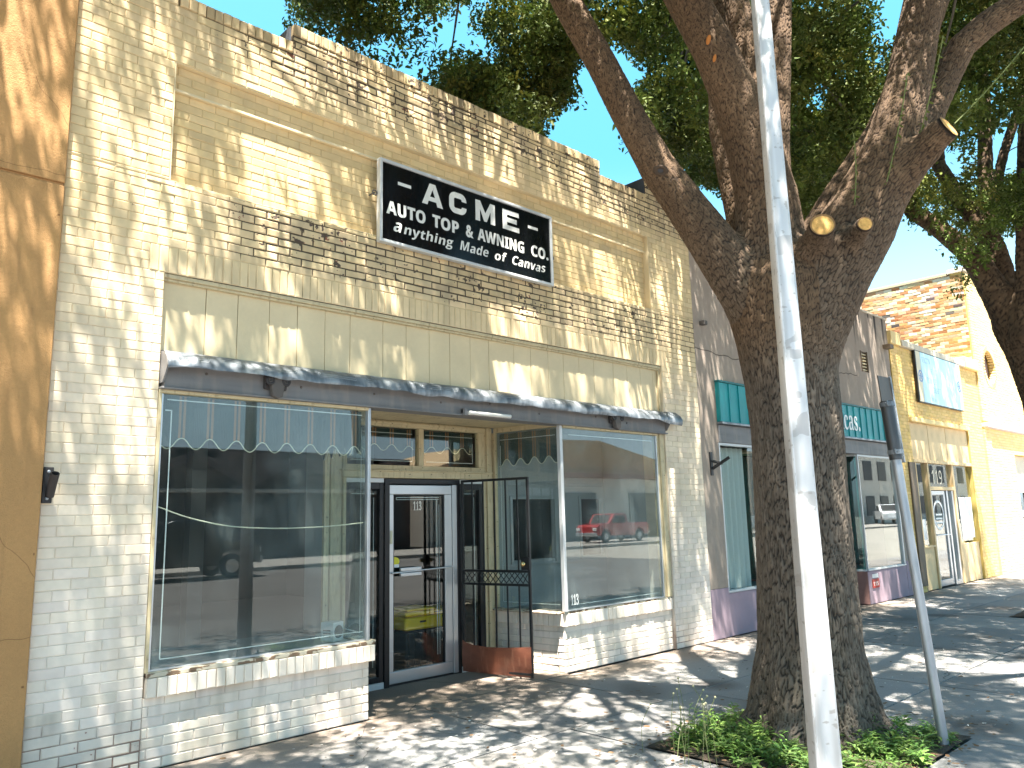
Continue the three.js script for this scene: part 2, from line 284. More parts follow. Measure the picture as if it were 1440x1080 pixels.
// concrete
const concTex = (() => {
  const S = 2048, T = 6.2, t = canvasTex(S, S, (c) => {
    const im = c.createImageData(S, S), nz = new Float32Array(512 * 512); for (let j = 0; j < 512; j++) for (let i = 0; i < 512; i++) nz[j * 512 + i] = fbm(i / 64, j / 64, 5, 371, 8, 8);
    for (let j = 0; j < S; j++) for (let i = 0; i < S; i++) {
      const n = nz[(j >> 2) * 512 + (i >> 2)], s = nz[((j >> 1) & 511) * 512 + ((i >> 1) & 511)], f = 0.6 * hash2(i, j, 1) + 0.4 * hash2(i >> 1, j >> 1, 2);
      let q = mix3([0.225, 0.215, 0.21], [0.335, 0.32, 0.305], n * 0.9 + 0.1 * s); const k = 0.80 + 0.38 * f; q = q.map((v) => v * k); q = mix3(q, [0.24, 0.17, 0.11], clamp((s - 0.56) * 2) * 0.3);
      if (f > 0.93) q = mix3(q, [0.09, 0.085, 0.08], 0.6); if (f < 0.05) q = mix3(q, [0.45, 0.43, 0.41], 0.5);
      const o = (j * S + i) * 4; im.data[o] = toS(q[0]); im.data[o + 1] = toS(q[1]); im.data[o + 2] = toS(q[2]); im.data[o + 3] = 255;
    }
    c.putImageData(im, 0, 0); const R = rng(401);
    for (let i = 0; i < 150; i++) { const x = R() * S, y = R() * S, r = 2 + R() * R() * 9; c.fillStyle = R() < 0.75 ? `rgba(35,32,30,${0.35 + 0.4 * R()})` : `rgba(185,178,168,${0.3 + 0.3 * R()})`; c.beginPath(); c.ellipse(x, y, r, r * (0.6 + 0.4 * R()), R() * 3, 0, 7); c.fill(); }
    for (let i = 0; i < 16; i++) { const x = R() * S, y = R() * S, r = 40 + R() * 130, g = c.createRadialGradient(x, y, r * 0.2, x, y, r); g.addColorStop(0, `rgba(48,42,38,${0.22 + 0.25 * R()})`); g.addColorStop(1, 'rgba(48,42,38,0)'); c.fillStyle = g; c.fillRect(x - r, y - r, 2 * r, 2 * r); }
    for (let i = 0; i < 9; i++) { let x = R() * S, y = R() * S, a = R() * 6.3; c.strokeStyle = 'rgba(28,25,23,0.8)'; c.lineWidth = 1.2 + R() * 1.4; c.beginPath(); c.moveTo(x, y); for (let q = 0; q < 45; q++) { a += (R() - 0.5) * 0.7; x += Math.cos(a) * 9; y += Math.sin(a) * 9; c.lineTo(x, y); } c.stroke(); }
  });
  return finish(t, T, T);
})();
const concBump = greyTex(512, 512, (u, v) => 0.5 * fbm(u * 60, v * 60, 3, 401, 60, 60) + 0.5 * fbm(u * 9, v * 9, 3, 411, 9, 9), 0.9, 0.9);
M.concrete = mat(null, 0.88, { map: concTex, bumpMap: concBump, bumpScale: 0.004, vertexColors: true });
M.asphaltDark = blotched([0.13, 0.122, 0.115], 0.2, 6, 425, 0.85, 0.004);
M.asphalt = blotched([0.33, 0.305, 0.265], 0.16, 5, 421, 0.85, 0.004);
M.soil = blotched([0.075, 0.054, 0.038], 0.5, 0.6, 431, 0.98, 0.012);
// ---------------------------------------------------------------- ground: road, kerb, pavement slabs, tree pits
{
  struct('road', [bx(24, 130, -0.30, -0.15, 4.62, 22, 0), bx(-160, 300, -0.34, -0.31, -160, 160, 0)], M.asphalt);
  struct('road', bx(-40, 23.995, -0.30, -0.152, 4.62, 22, 0), M.asphaltDark);
  const walk = thing('sidewalk', '', ''); walk.userData = { kind: 'structure' };
  const R = rng(5);
  function slab(x0, x1, z0, z1) {
    const c = 0.78 + R() * 0.3, warm = (R() - 0.5) * 0.05, dy = (R() - 0.5) * 0.005, g0 = 0.009;
    const nx = Math.max(2, Math.round((x1 - x0) / 0.25)), nz = Math.max(2, Math.round((z1 - z0) / 0.25));
    const top = new THREE.PlaneGeometry(x1 - x0 - 2 * g0, z1 - z0 - 2 * g0, nx, nz).rotateX(-Math.PI / 2).translate((x0 + x1) / 2, dy, (z0 + z1) / 2);
    const box = bx(x0 + g0, x1 - g0, -0.1, dy - 0.001, z0 + g0, z1 - g0, 0.002);
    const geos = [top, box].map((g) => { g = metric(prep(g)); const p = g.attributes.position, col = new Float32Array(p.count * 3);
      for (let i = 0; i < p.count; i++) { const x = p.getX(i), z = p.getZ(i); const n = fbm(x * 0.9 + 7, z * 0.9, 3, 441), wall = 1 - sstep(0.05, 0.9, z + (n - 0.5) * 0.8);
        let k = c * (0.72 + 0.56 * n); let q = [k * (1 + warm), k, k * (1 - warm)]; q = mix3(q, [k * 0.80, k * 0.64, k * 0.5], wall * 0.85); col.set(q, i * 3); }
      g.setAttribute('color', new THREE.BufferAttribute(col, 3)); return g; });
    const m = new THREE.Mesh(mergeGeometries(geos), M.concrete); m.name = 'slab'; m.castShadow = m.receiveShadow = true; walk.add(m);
  }
  const xs = [-12, -9, -6, -3, 0, 3.0, 4.52, 7.5, 10.5, 13.5, 16.5, 19.5, 23, 27, 32];
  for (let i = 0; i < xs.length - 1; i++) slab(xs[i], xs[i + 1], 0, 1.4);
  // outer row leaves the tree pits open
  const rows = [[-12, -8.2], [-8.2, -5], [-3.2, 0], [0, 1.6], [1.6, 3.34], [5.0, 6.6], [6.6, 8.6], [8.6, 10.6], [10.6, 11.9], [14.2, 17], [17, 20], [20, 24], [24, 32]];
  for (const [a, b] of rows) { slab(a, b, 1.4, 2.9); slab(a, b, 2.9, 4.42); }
  for (const [a, b] of [[3.34, 5.0], [11.9, 14.2], [-5, -3.2]]) { slab(a, b, 1.4, 2.12); slab(a, b, 3.67, 4.42); }
  // the alcove floor
  slab(2.49, 4.88, -0.93, 0);
  slab(10.0, 12.2, -1.2, 0);
  const joint = mesh('joint', bx(-12, 32, -0.14, -0.016, -1.2, 4.42, 0), mat([0.05, 0.045, 0.04], 0.95), walk);
  const kerbMat = blotched([0.27, 0.26, 0.245], 0.2, 1.3, 451), kerb = thing('kerb', '', ''); kerb.userData = { kind: 'structure' };
  for (let x = -12; x < 32; x += 3) mesh('kerb_stone', bx(x + 0.004, x + 2.996, -0.28, 0.0, 4.425, 4.6, 0.02), kerbMat, kerb);
  for (const [a, b] of [[3.34, 5.0], [11.9, 14.2], [-5, -3.2]]) {
    const g = new THREE.PlaneGeometry(b - a, 1.55, 40, 34).rotateX(-Math.PI / 2).translate((a + b) / 2, -0.012, 2.895), p = g.attributes.position;
    for (let i = 0; i < p.count; i++) p.setY(i, p.getY(i) + 0.05 * fbm(p.getX(i) * 3, p.getZ(i) * 3, 4, 461) - 0.004);
    g.computeVertexNormals(); struct('tree_pit_soil', g, M.soil);
  }
  // across the road
  struct('opposite_sidewalk', bx(-40, 130, -0.25, 0, 22, 28, 0.02), blotched([0.33, 0.31, 0.28], 0.15, 3, 471));
  // litter on the pavement: pale petals, bits of paper, dry leaves
  const L = rng(8), gs = [];
  for (let i = 0; i < 520; i++) {
    const x = 0.8 + L() * 8, z = 0.1 + Math.pow(L(), 0.8) * 3.6, s = 0.005 + L() * 0.011; if (x > 3.2 && x < 5 && z > 2.1) continue;
    gs.push(new THREE.CircleGeometry(s, 5).rotateX(-Math.PI / 2 + (L() - 0.5) * 0.9).rotateY(L() * 6).scale(1, 1, 0.6).translate(x, 0.008 + s * 0.3, z));
  }
  const lit = single('litter', 'pale petals and specks of litter strewn over the concrete', 'litter', gs, mat([0.62, 0.6, 0.55], 0.8)); lit.userData.kind = 'stuff';
  const dl = [];
  for (let i = 0; i < 950; i++) { const near = L() < 0.6, x = near ? 3.0 + L() * 2.6 : 1 + L() * 9, z = near ? 1.9 + L() * 1.9 : 0.1 + L() * 3.9, s = 0.012 + L() * 0.016; dl.push(new THREE.CircleGeometry(s, 6).scale(1, 0.45, 1).rotateX(-Math.PI / 2 + (L() - 0.5) * 1.1).rotateY(L() * 6).translate(x, 0.012 + s * 0.35, z)); }
  const dry = single('dry_leaves', 'dry brown oak leaves fallen around the tree pit', 'leaves', dl, mat([0.17, 0.10, 0.05], 0.85)); dry.userData.kind = 'stuff';
}
// ---------------------------------------------------------------- the painted brick shop
const shop = thing('brick_shop', 'cream painted brick shop front with stepped parapet, recessed doorway and two display windows', 'building');
{
  const R = rng(21), F0 = frame([0, 0, 0]);
  // core behind the bricks; its face is the mortar
  const J = -0.0055;
  mesh('wall', [
    bx(0.001, 0.69, 0, 3.42, -0.35, J, 0), bx(6.76, 7.55, 0, 3.42, -0.35, J, 0), bx(0.001, 7.55, 3.42, 4.13, -0.35, J, 0),
    bx(0.001, 0.69, 4.13, 5.10, -0.35, J, 0), bx(6.63, 7.55, 4.13, 5.10, -0.35, J, 0), bx(0.69, 6.63, 4.13, 4.90, -0.35, -0.0905, 0), bx(0.69, 6.63, 4.90, 5.10, -0.35, -0.0605, 0),
    bx(0.001, 7.55, 5.10, 5.57, -0.35, J, 0), bx(1.655, 5.727, 5.57, 5.75, -0.35, J, 0), bx(6.63, 7.55, 5.57, 5.80, -0.62, J, 0), bx(0.001, 0.69, 5.57, 5.80, -0.62, J, 0),
  ], M.joint, shop);
  // shell: roof, party walls, rear wall, floor and ceiling of the dark room behind
  mesh('roof', bx(0.2, 7.35, 4.5, 4.7, -11, -0.36, 0), M.tar, shop);
  mesh('room', [bx(0.001, 0.2, 0, 5.3, -11, -0.36, 0), bx(7.35, 7.549, 0, 5.3, -11, -0.36, 0), bx(0.2, 7.35, 0, 4.5, -11, -10.8, 0), bx(0.2, 7.35, 3.3, 3.4, -10.8, -0.36, 0), bx(0.2, 7.35, -0.1, 0.005, -10.8, -1.0, 0)], M.interior, shop);
  for (const x of [2.9, 5.6]) mesh('room_post', bx(x, x + 0.2, 0.01, 3.3, -5.2, -5.0, 0), M.interiorPale, shop);

  // ordinary bricks
  const regs = [[0.004, 0.69, 0, 3.42, 0], [6.76, 7.548, 0, 3.42, 0], [0.004, 0.58, 3.42, 3.62, 0], [6.87, 7.548, 3.42, 3.62, 0], [0.004, 7.548, 3.62, 4.13, 0],
    [0.004, 0.69, 4.13, 5.10, 0], [6.63, 7.548, 4.13, 5.10, 0], [0.69, 6.63, 4.13, 4.90, -0.085], [0.69, 6.63, 4.90, 5.10, -0.055], [0.004, 7.548, 5.10, 5.57, 0],
    [1.655, 5.727, 5.57, 5.745, 0], [6.63, 7.548, 5.57, 5.80, 0], [0.004, 0.69, 5.57, 5.80, 0],
    [0.69, 2.47, 0.0, 0.46, -0.012], [4.88, 6.755, 0.0, 0.46, -0.045]];
  const list = bond(regs, COURSE, BLEN).map((b) => ({ b, F: F0 }));
  // returns of the two low walls into the doorway
  const FR = frame([4.73, 0, -0.97], 0.159, 0.987, [1.3, 0]), FL = frame([2.47, 0, -0.012], 0.153, -0.988, [0.9, 0]);
  for (const b of bond([[0, 0.925, 0, 0.46, 0]], COURSE, BLEN)) list.push({ b, F: FR }, { b, F: FL });
  for (const q of [bx(0.69, 2.46, 0, 0.455, -0.2, -0.0185, 0), bx(4.9, 6.76, 0, 0.455, -0.2, -0.0505, 0), run(4.745, -0.96, 4.895, -0.06, 0, 0.455, 0.012, 0), run(2.455, -0.03, 2.605, -0.96, 0, 0.455, 0.012, 0)]) mesh('low_wall', q, M.joint, shop);
  const cam = camera.position;
  for (const o of list) { const [u0, u1, v0, v1, w] = o.b, x = o.F.o[0] + (u0 + u1) / 2 * o.F.ux - w * o.F.uz, z = o.F.o[2] + (u0 + u1) / 2 * o.F.uz + w * o.F.ux, y = (v0 + v1) / 2;
    const px = x - cam.x, py = y - cam.y, pz = z - cam.z, d = Math.hypot(px, py, pz), n = Math.abs(-px * o.F.uz + pz * o.F.ux) / d;
    o.size = (u1 - u0) * (v1 - v0) * n / (d * d); if (x < 0.1 && y > 4.9) o.size = 0; if (y > 5.3 && x < 1.1) o.size = 0; if (o.F === FL) o.size = 0; }
  list.sort((a, b) => b.size - a.size);
  const rest = new Bricks();
  list.forEach((o, k) => {
    const [u0, u1, v0, v1, w] = o.b, y = (v0 + v1) / 2, wt = weather(o.F.o[0] + u0, y), g = 0.0019 + 0.0036 * wt;
    const t = 0.90 + R() * 0.15 - (R() < 0.10 * wt ? 0.10 : 0), tint = [t, t * (0.985 + R() * 0.02), t * (0.96 + R() * 0.05)];
    const B = k < 300 ? new Bricks() : rest;
    B.add(o.F, u0 + g, u1 - g, v0 + g, v1 - g, w, R, tint, 0.03, 0.004 + 0.003 * wt, 0.001 + 0.0016 * wt);
    if (k < 300) mesh('brick', B.geo(), M.brick, shop, true);
  });
  mesh('brick', rest.geo(), M.brick, shop, true).userData.kind = 'stuff';
  // soldier course over the opening, each brick on end
  for (let x = 0.58; x < 6.83; x += 0.0676) { const t = 0.9 + R() * 0.14; mesh('soldier_brick', new Bricks().add(F0, x + 0.003, Math.min(6.87, x + 0.0676) - 0.003, 3.423, 3.617, 0.001, R, [t, t, t * 0.97], 0.03, 0.005, 0.002).geo(), M.brick, shop, true); }
  // parapet bricks on edge
  const rowlock = (a, b, y0, y1, dark) => { for (let x = a; x < b - 0.02; x += 0.0685) { const t = 0.9 + R() * 0.14, k = R() < dark ? 0.45 + R() * 0.3 : 1; mesh('coping_brick', new Bricks().add(F0, x + 0.003, Math.min(b, x + 0.0685) - 0.003, y0 + (R() - 0.5) * 0.004, y1 + (R() - 0.5) * 0.006, 0.006 + R() * 0.006, R, [t * k, t * k * 0.98, t * k * 0.95], 0.35, 0.007, 0.003).geo(), M.brick, shop, true); } };
  rowlock(0.7, 1.655, 5.572, 5.672, 0.35); rowlock(1.655, 5.727, 5.748, 5.85, 0.12); rowlock(5.727, 6.625, 5.572, 5.672, 0.2); rowlock(6.63, 7.548, 5.802, 5.905, 0.1); rowlock(0.004, 0.69, 5.802, 5.905, 0.1);
  mesh('flashing', [bx(6.616, 6.628, 5.676, 5.90, -0.62, -0.01, 0), bx(1.641, 1.653, 5.676, 5.845, -0.36, -0.04, 0)], M.tar, shop);
  // smooth plastered bands at the head of the sunken panel
  mesh('panel_moulding', [bx(0.695, 6.62, 4.885, 4.91, -0.084, -0.048, 0.006), bx(6.621, 6.631, 4.13, 5.10, -0.09, -0.003, 0.002), bx(0.689, 0.699, 4.13, 5.10, -0.09, -0.003, 0.002), bx(0.70, 6.62, 5.094, 5.101, -0.06, -0.004, 0.002), bx(0.70, 6.62, 4.129, 4.137, -0.09, -0.003, 0.002)], M.cream, shop);
  // low wall caps: bricks on edge, then a worn board
  const cap = (F, a, b, w) => { for (let x = a; x < b - 0.02; x += 0.0676) { const t = 0.93 + R() * 0.12; mesh('sill_brick', new Bricks().add(F, x + 0.0025, Math.min(b, x + 0.0676) - 0.0025, 0.463, 0.588, w, R, [t, t, t * 0.98], 0.14, 0.006, 0.003).geo(), M.brick, shop, true); } };
  cap(F0, 0.70, 2.50, 0.038); cap(F0, 4.87, 6.75, -0.012); cap(FR, 0, 0.93, 0.03); cap(FL, 0, 0.93, 0.03);
  const board = (g) => mesh('sill_board', g, M.sillWood, shop);
  board(bx(0.70, 2.50, 0.59, 0.622, -0.12, 0.03, 0.008)); board(bx(4.85, 6.74, 0.59, 0.612, -0.13, -0.022, 0.008));
  board(run(4.70, -0.95, 4.845, -0.06, 0.59, 0.612, 0.13, 0.008)); board(run(2.50, -0.06, 2.64, -0.95, 0.59, 0.612, 0.13, 0.008));

  // boarded band over the windows
  mesh('band_backing', bx(0.69, 6.76, 2.60, 3.42, -0.35, -0.09, 0), M.joint, shop);
  let x = 0.695; const ws = [0.34, 0.255, 0.262, 0.25, 0.258, 0.25];
  for (let i = 0; x < 6.755; i++) { const w = Math.min(ws[i % 6] * (0.97 + R() * 0.06), 6.757 - x), g = 0.0022, z = -0.062 - R() * 0.004; const t = 0.9 + R() * 0.14; const m = mesh('fascia_board', bx(x + g, x + w - g, 2.835 + R() * 0.012, 3.385, z - 0.018, z, 0.003), M.cream, shop); m.userData.tone = t; x += w; }
  mesh('fascia_trim', [bx(0.692, 6.757, 3.386, 3.418, -0.07, -0.012, 0.006), bx(0.692, 6.757, 3.366, 3.385, -0.058, -0.030, 0.004), bx(6.733, 6.757, 2.84, 3.365, -0.058, -0.03, 0.004)], M.creamWood, shop);
  // metal hood with a buckled lip, and the steel beam below
  {
    const nx = 240, prof = [[-0.055, 2.845], [0.01, 2.838], [0.06, 2.822], [0.105, 2.79], [0.132, 2.752], [0.14, 2.715], [0.134, 2.70]], g = new THREE.PlaneGeometry(1, 1, nx, prof.length - 1), p = g.attributes.position;
    for (let j = 0; j < prof.length; j++) for (let i = 0; i <= nx; i++) {
      const X = 0.70 + 6.26 * i / nx, k = j / (prof.length - 1), b = (fbm(X * 2.2, k * 2, 3, 501) - 0.5), s = (vnoise(X * 7, 0, 511) - 0.5);
      p.setXYZ(j * (nx + 1) + i, X, prof[j][1] + k * (b * 0.05 + s * 0.012) - 0.02 * sstep(6.2, 6.96, X) * k + (j === 0 ? 0.004 * s : 0), prof[j][0] + k * b * 0.05 + (X > 6.76 && j < 2 ? 0.06 * (2 - j) / 2 : 0));
    }
    g.computeVertexNormals(); mesh('awning_hood', g, M.galv, shop);
    mesh('hood_bracket', [profile([[-0.05, 2.83], [0.0, 2.835], [0.06, 2.815], [0.105, 2.78], [0.13, 2.71], [0.09, 2.66], [0.04, 2.60], [-0.05, 2.60]], 0.012).rotateY(-Math.PI / 2).translate(0.709, 0, 0),
      profile([[-0.05, 2.80], [0.06, 2.79], [0.115, 2.74], [0.12, 2.70], [0.05, 2.60], [-0.05, 2.58]], 0.012).rotateY(-Math.PI / 2).translate(6.74, 0, 0)], M.greySteel, shop);
    mesh('beam', [bx(0.715, 6.728, 2.568, 2.80, -0.12, 0.035, 0.006), bx(0.692, 6.757, 2.556, 2.572, -0.13, 0.05, 0.004)], M.greySteel, shop);
    const bolts = []; for (let k = 0; k < 9; k++) { const X = 0.9 + k * 0.72 + R() * 0.2; bolts.push(new THREE.SphereGeometry(0.011, 8, 6).scale(1, 1, 0.5).translate(X, 2.62 + R() * 0.08, 0.036)); }
    mesh('bolt', bolts, M.iron, shop);
    for (const X of [1.548, 5.72]) { // cast iron pulley heads for the old awning ropes
      const q = sub(shop, 'awning_pulley');
      mesh('bracket', [profile([[-0.075, 0.055], [-0.05, 0.075], [0.05, 0.075], [0.075, 0.055], [0.08, 0.02], [0.05, 0.005], [0.034, -0.085], [0.0, -0.10], [-0.034, -0.085], [-0.05, 0.005], [-0.08, 0.02]], 0.03, { bevelEnabled: true, bevelSize: 0.008, bevelThickness: 0.01, bevelSegments: 2 }).translate(X, 2.655, 0.07)], M.iron, q);
      for (const s of [-1, 1]) mesh('wheel', [new THREE.TorusGeometry(0.028, 0.012, 8, 18).translate(X + s * 0.066, 2.685, 0.105), new THREE.CylinderGeometry(0.009, 0.009, 0.05, 8).rotateX(Math.PI / 2).translate(X + s * 0.066, 2.685, 0.1)], M.darkIron, q);
      mesh('back_plate', bx(X - 0.095, X + 0.095, 2.62, 2.735, 0.036, 0.07, 0.012), M.darkIron, q);
    }
  }
  // doorway ceiling, boards running across
  for (let z = -0.925; z < -0.14; z += 0.102) mesh('soffit_board', bx(2.46, 4.89, 2.602, 2.622, z + 0.002, Math.min(-0.14, z + 0.102) - 0.002, 0.004), M.creamWood, shop);

  // glazing -------------------------------------------------------------
  const pane = (o, g, m = M.glass) => mesh('pane', g, m, o);
  // a striped valance: green cloth with paired brown stripes, a scalloped hem and a pale cord
  const cloth = mat([0.03, 0.052, 0.048], 0.9), rib = mat([0.30, 0.15, 0.07], 0.9), cord = mat([0.72, 0.68, 0.52], 0.8);
  function valance(o, F, u0, u1, top, hem, first, period, amp = 0.05, w = -0.035) {
    const N = [-F.uz, F.ux], P = (u, v, ww) => [F.o[0] + u * F.ux + ww * N[0], F.o[1] + v, F.o[2] + u * F.uz + ww * N[1]];
    const y = (u) => { const t = ((u - first) / period) % 1, q = Math.cos(2 * Math.PI * t); return hem + amp * (q > 0 ? 1.05 * Math.pow(q, 0.8) : 0.85 * q) + (vnoise(u * 6, 3, 521) - 0.5) * 0.012; };
    const n = Math.round((u1 - u0) / 0.012), b = new Bricks(), c = [], put = (B, a0, a1, v0a, v0b, v1, ww) => { B.quad(P(a0, v0a, ww), P(a1, v0b, ww), P(a1, v1, ww), P(a0, v1, ww)); for (let k = 0; k < 6; k++) { B.t.push(0, 0); B.c.push(1, 1, 1); } };
    for (let i = 0; i < n; i++) { const a = lerp(u0, u1, i / n), d = lerp(u0, u1, (i + 1) / n), wz = w - 0.006 * Math.sin(2 * Math.PI * (a - first) / period); put(b, a, d, y(a), y(d), top, wz); }
    for (let i = 0; i <= n; i += 2) { const a = lerp(u0, u1, i / n); c.push(P(a, y(a), w + 0.012)); }
    mesh('valance', b.geo(), cloth, o, true); mesh('cord', tube(c, 0.0045, c.length * 2, 5), cord, o);
    const rs = []; for (let k = -1; k < 16; k++) for (const s of [-0.026, 0.006]) { const a = first + k * period + s; if (a > u0 + 0.01 && a + 0.02 < u1 - 0.01) { const B = new Bricks(); put(B, a, a + 0.018, y(a + 0.009) + 0.004, y(a + 0.009) + 0.004, top, w + 0.010); rs.push(B.geo()); } }
    if (rs.length) mesh('stripe', rs, rib, o, true);
  }
  const dust = (() => { const a = greyTex(512, 512, (u, v) => { const n = fbm(u * 3, v * 4, 4, 531), s = fbm(u * 26, v * 3, 3, 541); return 0.025 + 0.12 * sstep(0.45, 0.8, n) * (0.4 + s) + 0.12 * (1 - sstep(0, 0.22, v)) + 0.03 * s; }); a.repeat.set(1, 1); const m = mat([0.62, 0.66, 0.68], 0.95, { alphaMap: a, transparent: true, depthWrite: false }); m.side = THREE.DoubleSide; return m; })();
  const film = (o, F, u0, u1, v0, v1, w) => { const N = [-F.uz, F.ux], L = u1 - u0, g = new THREE.PlaneGeometry(L, v1 - v0); const m4 = new THREE.Matrix4().makeBasis(V3(F.ux, 0, F.uz), V3(0, 1, 0), V3(N[0], 0, N[1])); g.applyMatrix4(m4); const um = (u0 + u1) / 2; g.translate(F.o[0] + um * F.ux + w * N[0], F.o[1] + (v0 + v1) / 2, F.o[2] + um * F.uz + w * N[1]); mesh('dust_film', g, dust, o, true); };
  // large window beside the ochre wall
  const wa = sub(shop, 'display_window');
  wa.userData.label = 'large display window beside the ochre building, with a cord sagging across it';
  mesh('frame', [bx(0.692, 0.716, 0.62, 2.556, -0.06, 0.004, 0.004), bx(0.692, 2.44, 2.532, 2.556, -0.05, 0.012, 0.004)], M.creamWood, wa);
  mesh('glazing_bead', [bx(0.718, 0.732, 0.63, 2.53, -0.045, -0.012, 0.003), bx(0.718, 2.43, 0.623, 0.637, -0.045, -0.012, 0.003)], M.aluminium, wa);
  mesh('mullion', bx(2.438, 2.468, 0.622, 2.556, -0.045, 0.004, 0.006), M.aluminium, wa);
  pane(wa, bx(0.724, 2.442, 0.626, 2.534, -0.031, -0.025, 0));
  valance(wa, F0, 0.74, 2.43, 2.53, 2.175, 0.895, 0.208, 0.042, -0.09);
  mesh('pinstripe', [bx(0.765, 2.40, 2.487, 2.494, -0.035, -0.0335, 0), bx(0.795, 0.803, 0.70, 2.415, -0.035, -0.0335, 0), bx(0.755, 0.80, 2.409, 2.417, -0.035, -0.0335, 0), bx(0.80, 2.42, 0.692, 0.699, -0.035, -0.0335, 0)], M.stripe, wa);
  mesh('sagging_cord', tube([[0.735, 1.735, -0.07], [0.95, 1.655, -0.075], [1.25, 1.585, -0.08], [1.6, 1.556, -0.08], [1.95, 1.553, -0.08], [2.2, 1.562, -0.075], [2.44, 1.58, -0.07]], 0.005, 60), cord, wa);
  film(wa, F0, 0.735, 2.435, 0.64, 2.53, -0.0325);
  // window beyond the doorway
  const wb = sub(shop, 'display_window'); wb.userData.label = 'display window beyond the doorway, nearest the mauve building';
  mesh('frame', [bx(6.60, 6.64, 0.612, 2.556, -0.09, -0.02, 0.006), bx(6.645, 6.69, 0.612, 2.556, -0.08, 0.0, 0.008), bx(6.695, 6.757, 0.612, 2.556, -0.08, -0.018, 0.006), bx(4.90, 6.598, 2.534, 2.556, -0.06, 0.008, 0.004)], M.creamWood, wb);
  mesh('glazing_bead', [bx(6.582, 6.597, 0.62, 2.53, -0.05, -0.016, 0.003), bx(4.90, 6.58, 0.614, 0.626, -0.05, -0.016, 0.003)], M.aluminium, wb);
  mesh('mullion', bx(4.852, 4.895, 0.612, 2.556, -0.055, -0.004, 0.006), M.silverPaint, wb);
  pane(wb, bx(4.893, 6.588, 0.618, 2.535, -0.033, -0.027, 0));
  mesh('pinstripe', [bx(5.02, 6.52, 2.462, 2.469, -0.037, -0.0355, 0), bx(5.0, 6.5, 0.668, 0.674, -0.037, -0.0355, 0)], M.stripe, wb);
  film(wb, F0, 4.90, 6.58, 0.63, 2.53, -0.0345);
  // house number on the glass
  const digits = (txt, w, h, col, font) => { const t = canvasTex(256, 256, (c) => { c.clearRect(0, 0, 256, 256); c.fillStyle = col; c.textAlign = 'center'; c.textBaseline = 'middle'; c.save(); c.translate(128, 134); c.scale(0.62, 1.32); c.font = font; c.fillText(txt, 0, 0); c.restore(); }); const m = mat(null, 0.5, { map: t, transparent: true, alphaTest: 0.4 }); return [new THREE.PlaneGeometry(w, h), m]; };
  { const [g, m] = digits('113', 0.17, 0.16, '#e9ebe8', 'bold 180px serif'); mesh('house_number', g.translate(5.02, 0.725, -0.0255), m, wb, true); }
  // side lights of the doorway (splayed)
  for (const [F, k] of [[FR, 0], [FL, 1]]) {
    const o = sub(shop, 'splayed_window'), N = [-F.uz, F.ux]; const at = (u, w) => [F.o[0] + u * F.ux + w * N[0], F.o[2] + u * F.uz + w * N[1]];
    const [ax, az] = at(0.03, -0.03), [bX, bz] = at(0.93, -0.03);
    mesh('frame', [run(ax, az, bX, bz, 2.55, 2.602, 0.05), run(...at(k ? 0.9 : 0.0, -0.03), ...at(k ? 0.95 : 0.045, -0.03), 0.612, 2.55, 0.05)], M.creamWood, o);
    pane(o, run(ax, az, bX, bz, 0.612, 2.552, 0.006, 0));
    valance(o, F, 0.05, 0.90, 2.54, 2.20, k ? 0.16 : 0.16, 0.195, 0.042, -0.09);
    mesh('pinstripe', [run(...at(0.10, -0.038), ...at(0.86, -0.038), 2.462, 2.468, 0.0015, 0), run(...at(0.10, -0.038), ...at(0.86, -0.038), 0.672, 0.678, 0.0015, 0), run(...at(0.10, -0.038), ...at(0.107, -0.038), 0.68, 2.40, 0.0015, 0)], M.stripe, o);
    film(o, F, 0.05, 0.9, 0.62, 2.54, -0.0365);
  }
  // doorway wall: posts, transom lights, ledge
  mesh('door_post', [bx(4.535, 4.575, 0.0, 2.03, -0.97, -0.905, 0.006), bx(4.58, 4.70, 0.0, 2.60, -1.0, -0.925, 0.008), bx(4.60, 4.655, 0.0, 2.60, -0.92, -0.90, 0.006), bx(2.63, 2.75, 0.0, 2.60, -1.0, -0.925, 0.008), bx(2.755, 2.79, 0.0, 2.03, -0.97, -0.905, 0.006)], M.creamWood, shop);
  const tr = sub(shop, 'transom_window');
  mesh('frame', [bx(2.755, 4.575, 2.535, 2.60, -0.985, -0.91, 0.008), bx(2.755, 4.575, 2.095, 2.145, -0.985, -0.915, 0.006), bx(3.662, 3.728, 2.146, 2.534, -0.98, -0.915, 0.006), bx(2.755, 2.80, 2.146, 2.534, -0.98, -0.915, 0.006), bx(4.49, 4.574, 2.146, 2.534, -0.98, -0.915, 0.006), bx(2.74, 4.63, 2.012, 2.092, -0.985, -0.885, 0.012), bx(2.72, 4.66, 2.078, 2.094, -0.98, -0.865, 0.006), bx(2.755, 4.575, 2.56, 2.585, -0.909, -0.893, 0.006)], M.creamWood, tr);
  for (const [a, b] of [[2.802, 3.66], [3.73, 4.488]]) { pane(tr, bx(a, b, 2.147, 2.533, -0.956, -0.95, 0)); mesh('pinstripe', [bx(a + 0.05, b - 0.05, 2.475, 2.48, -0.961, -0.9595, 0), bx(a + 0.06, b - 0.05, 2.19, 2.196, -0.961, -0.9595, 0), bx(b - 0.055, b - 0.05, 2.2, 2.41, -0.961, -0.9595, 0)], M.stripe, tr); }
  valance(tr, frame([0, 0, -0.96]), 2.81, 3.655, 2.53, 2.325, 3.17, 0.215, 0.034, -0.06);
  valance(tr, frame([0, 0, -0.96]), 3.735, 4.485, 2.53, 2.325, 3.90, 0.215, 0.034, -0.06);
  // door
  const door = sub(shop, 'door');
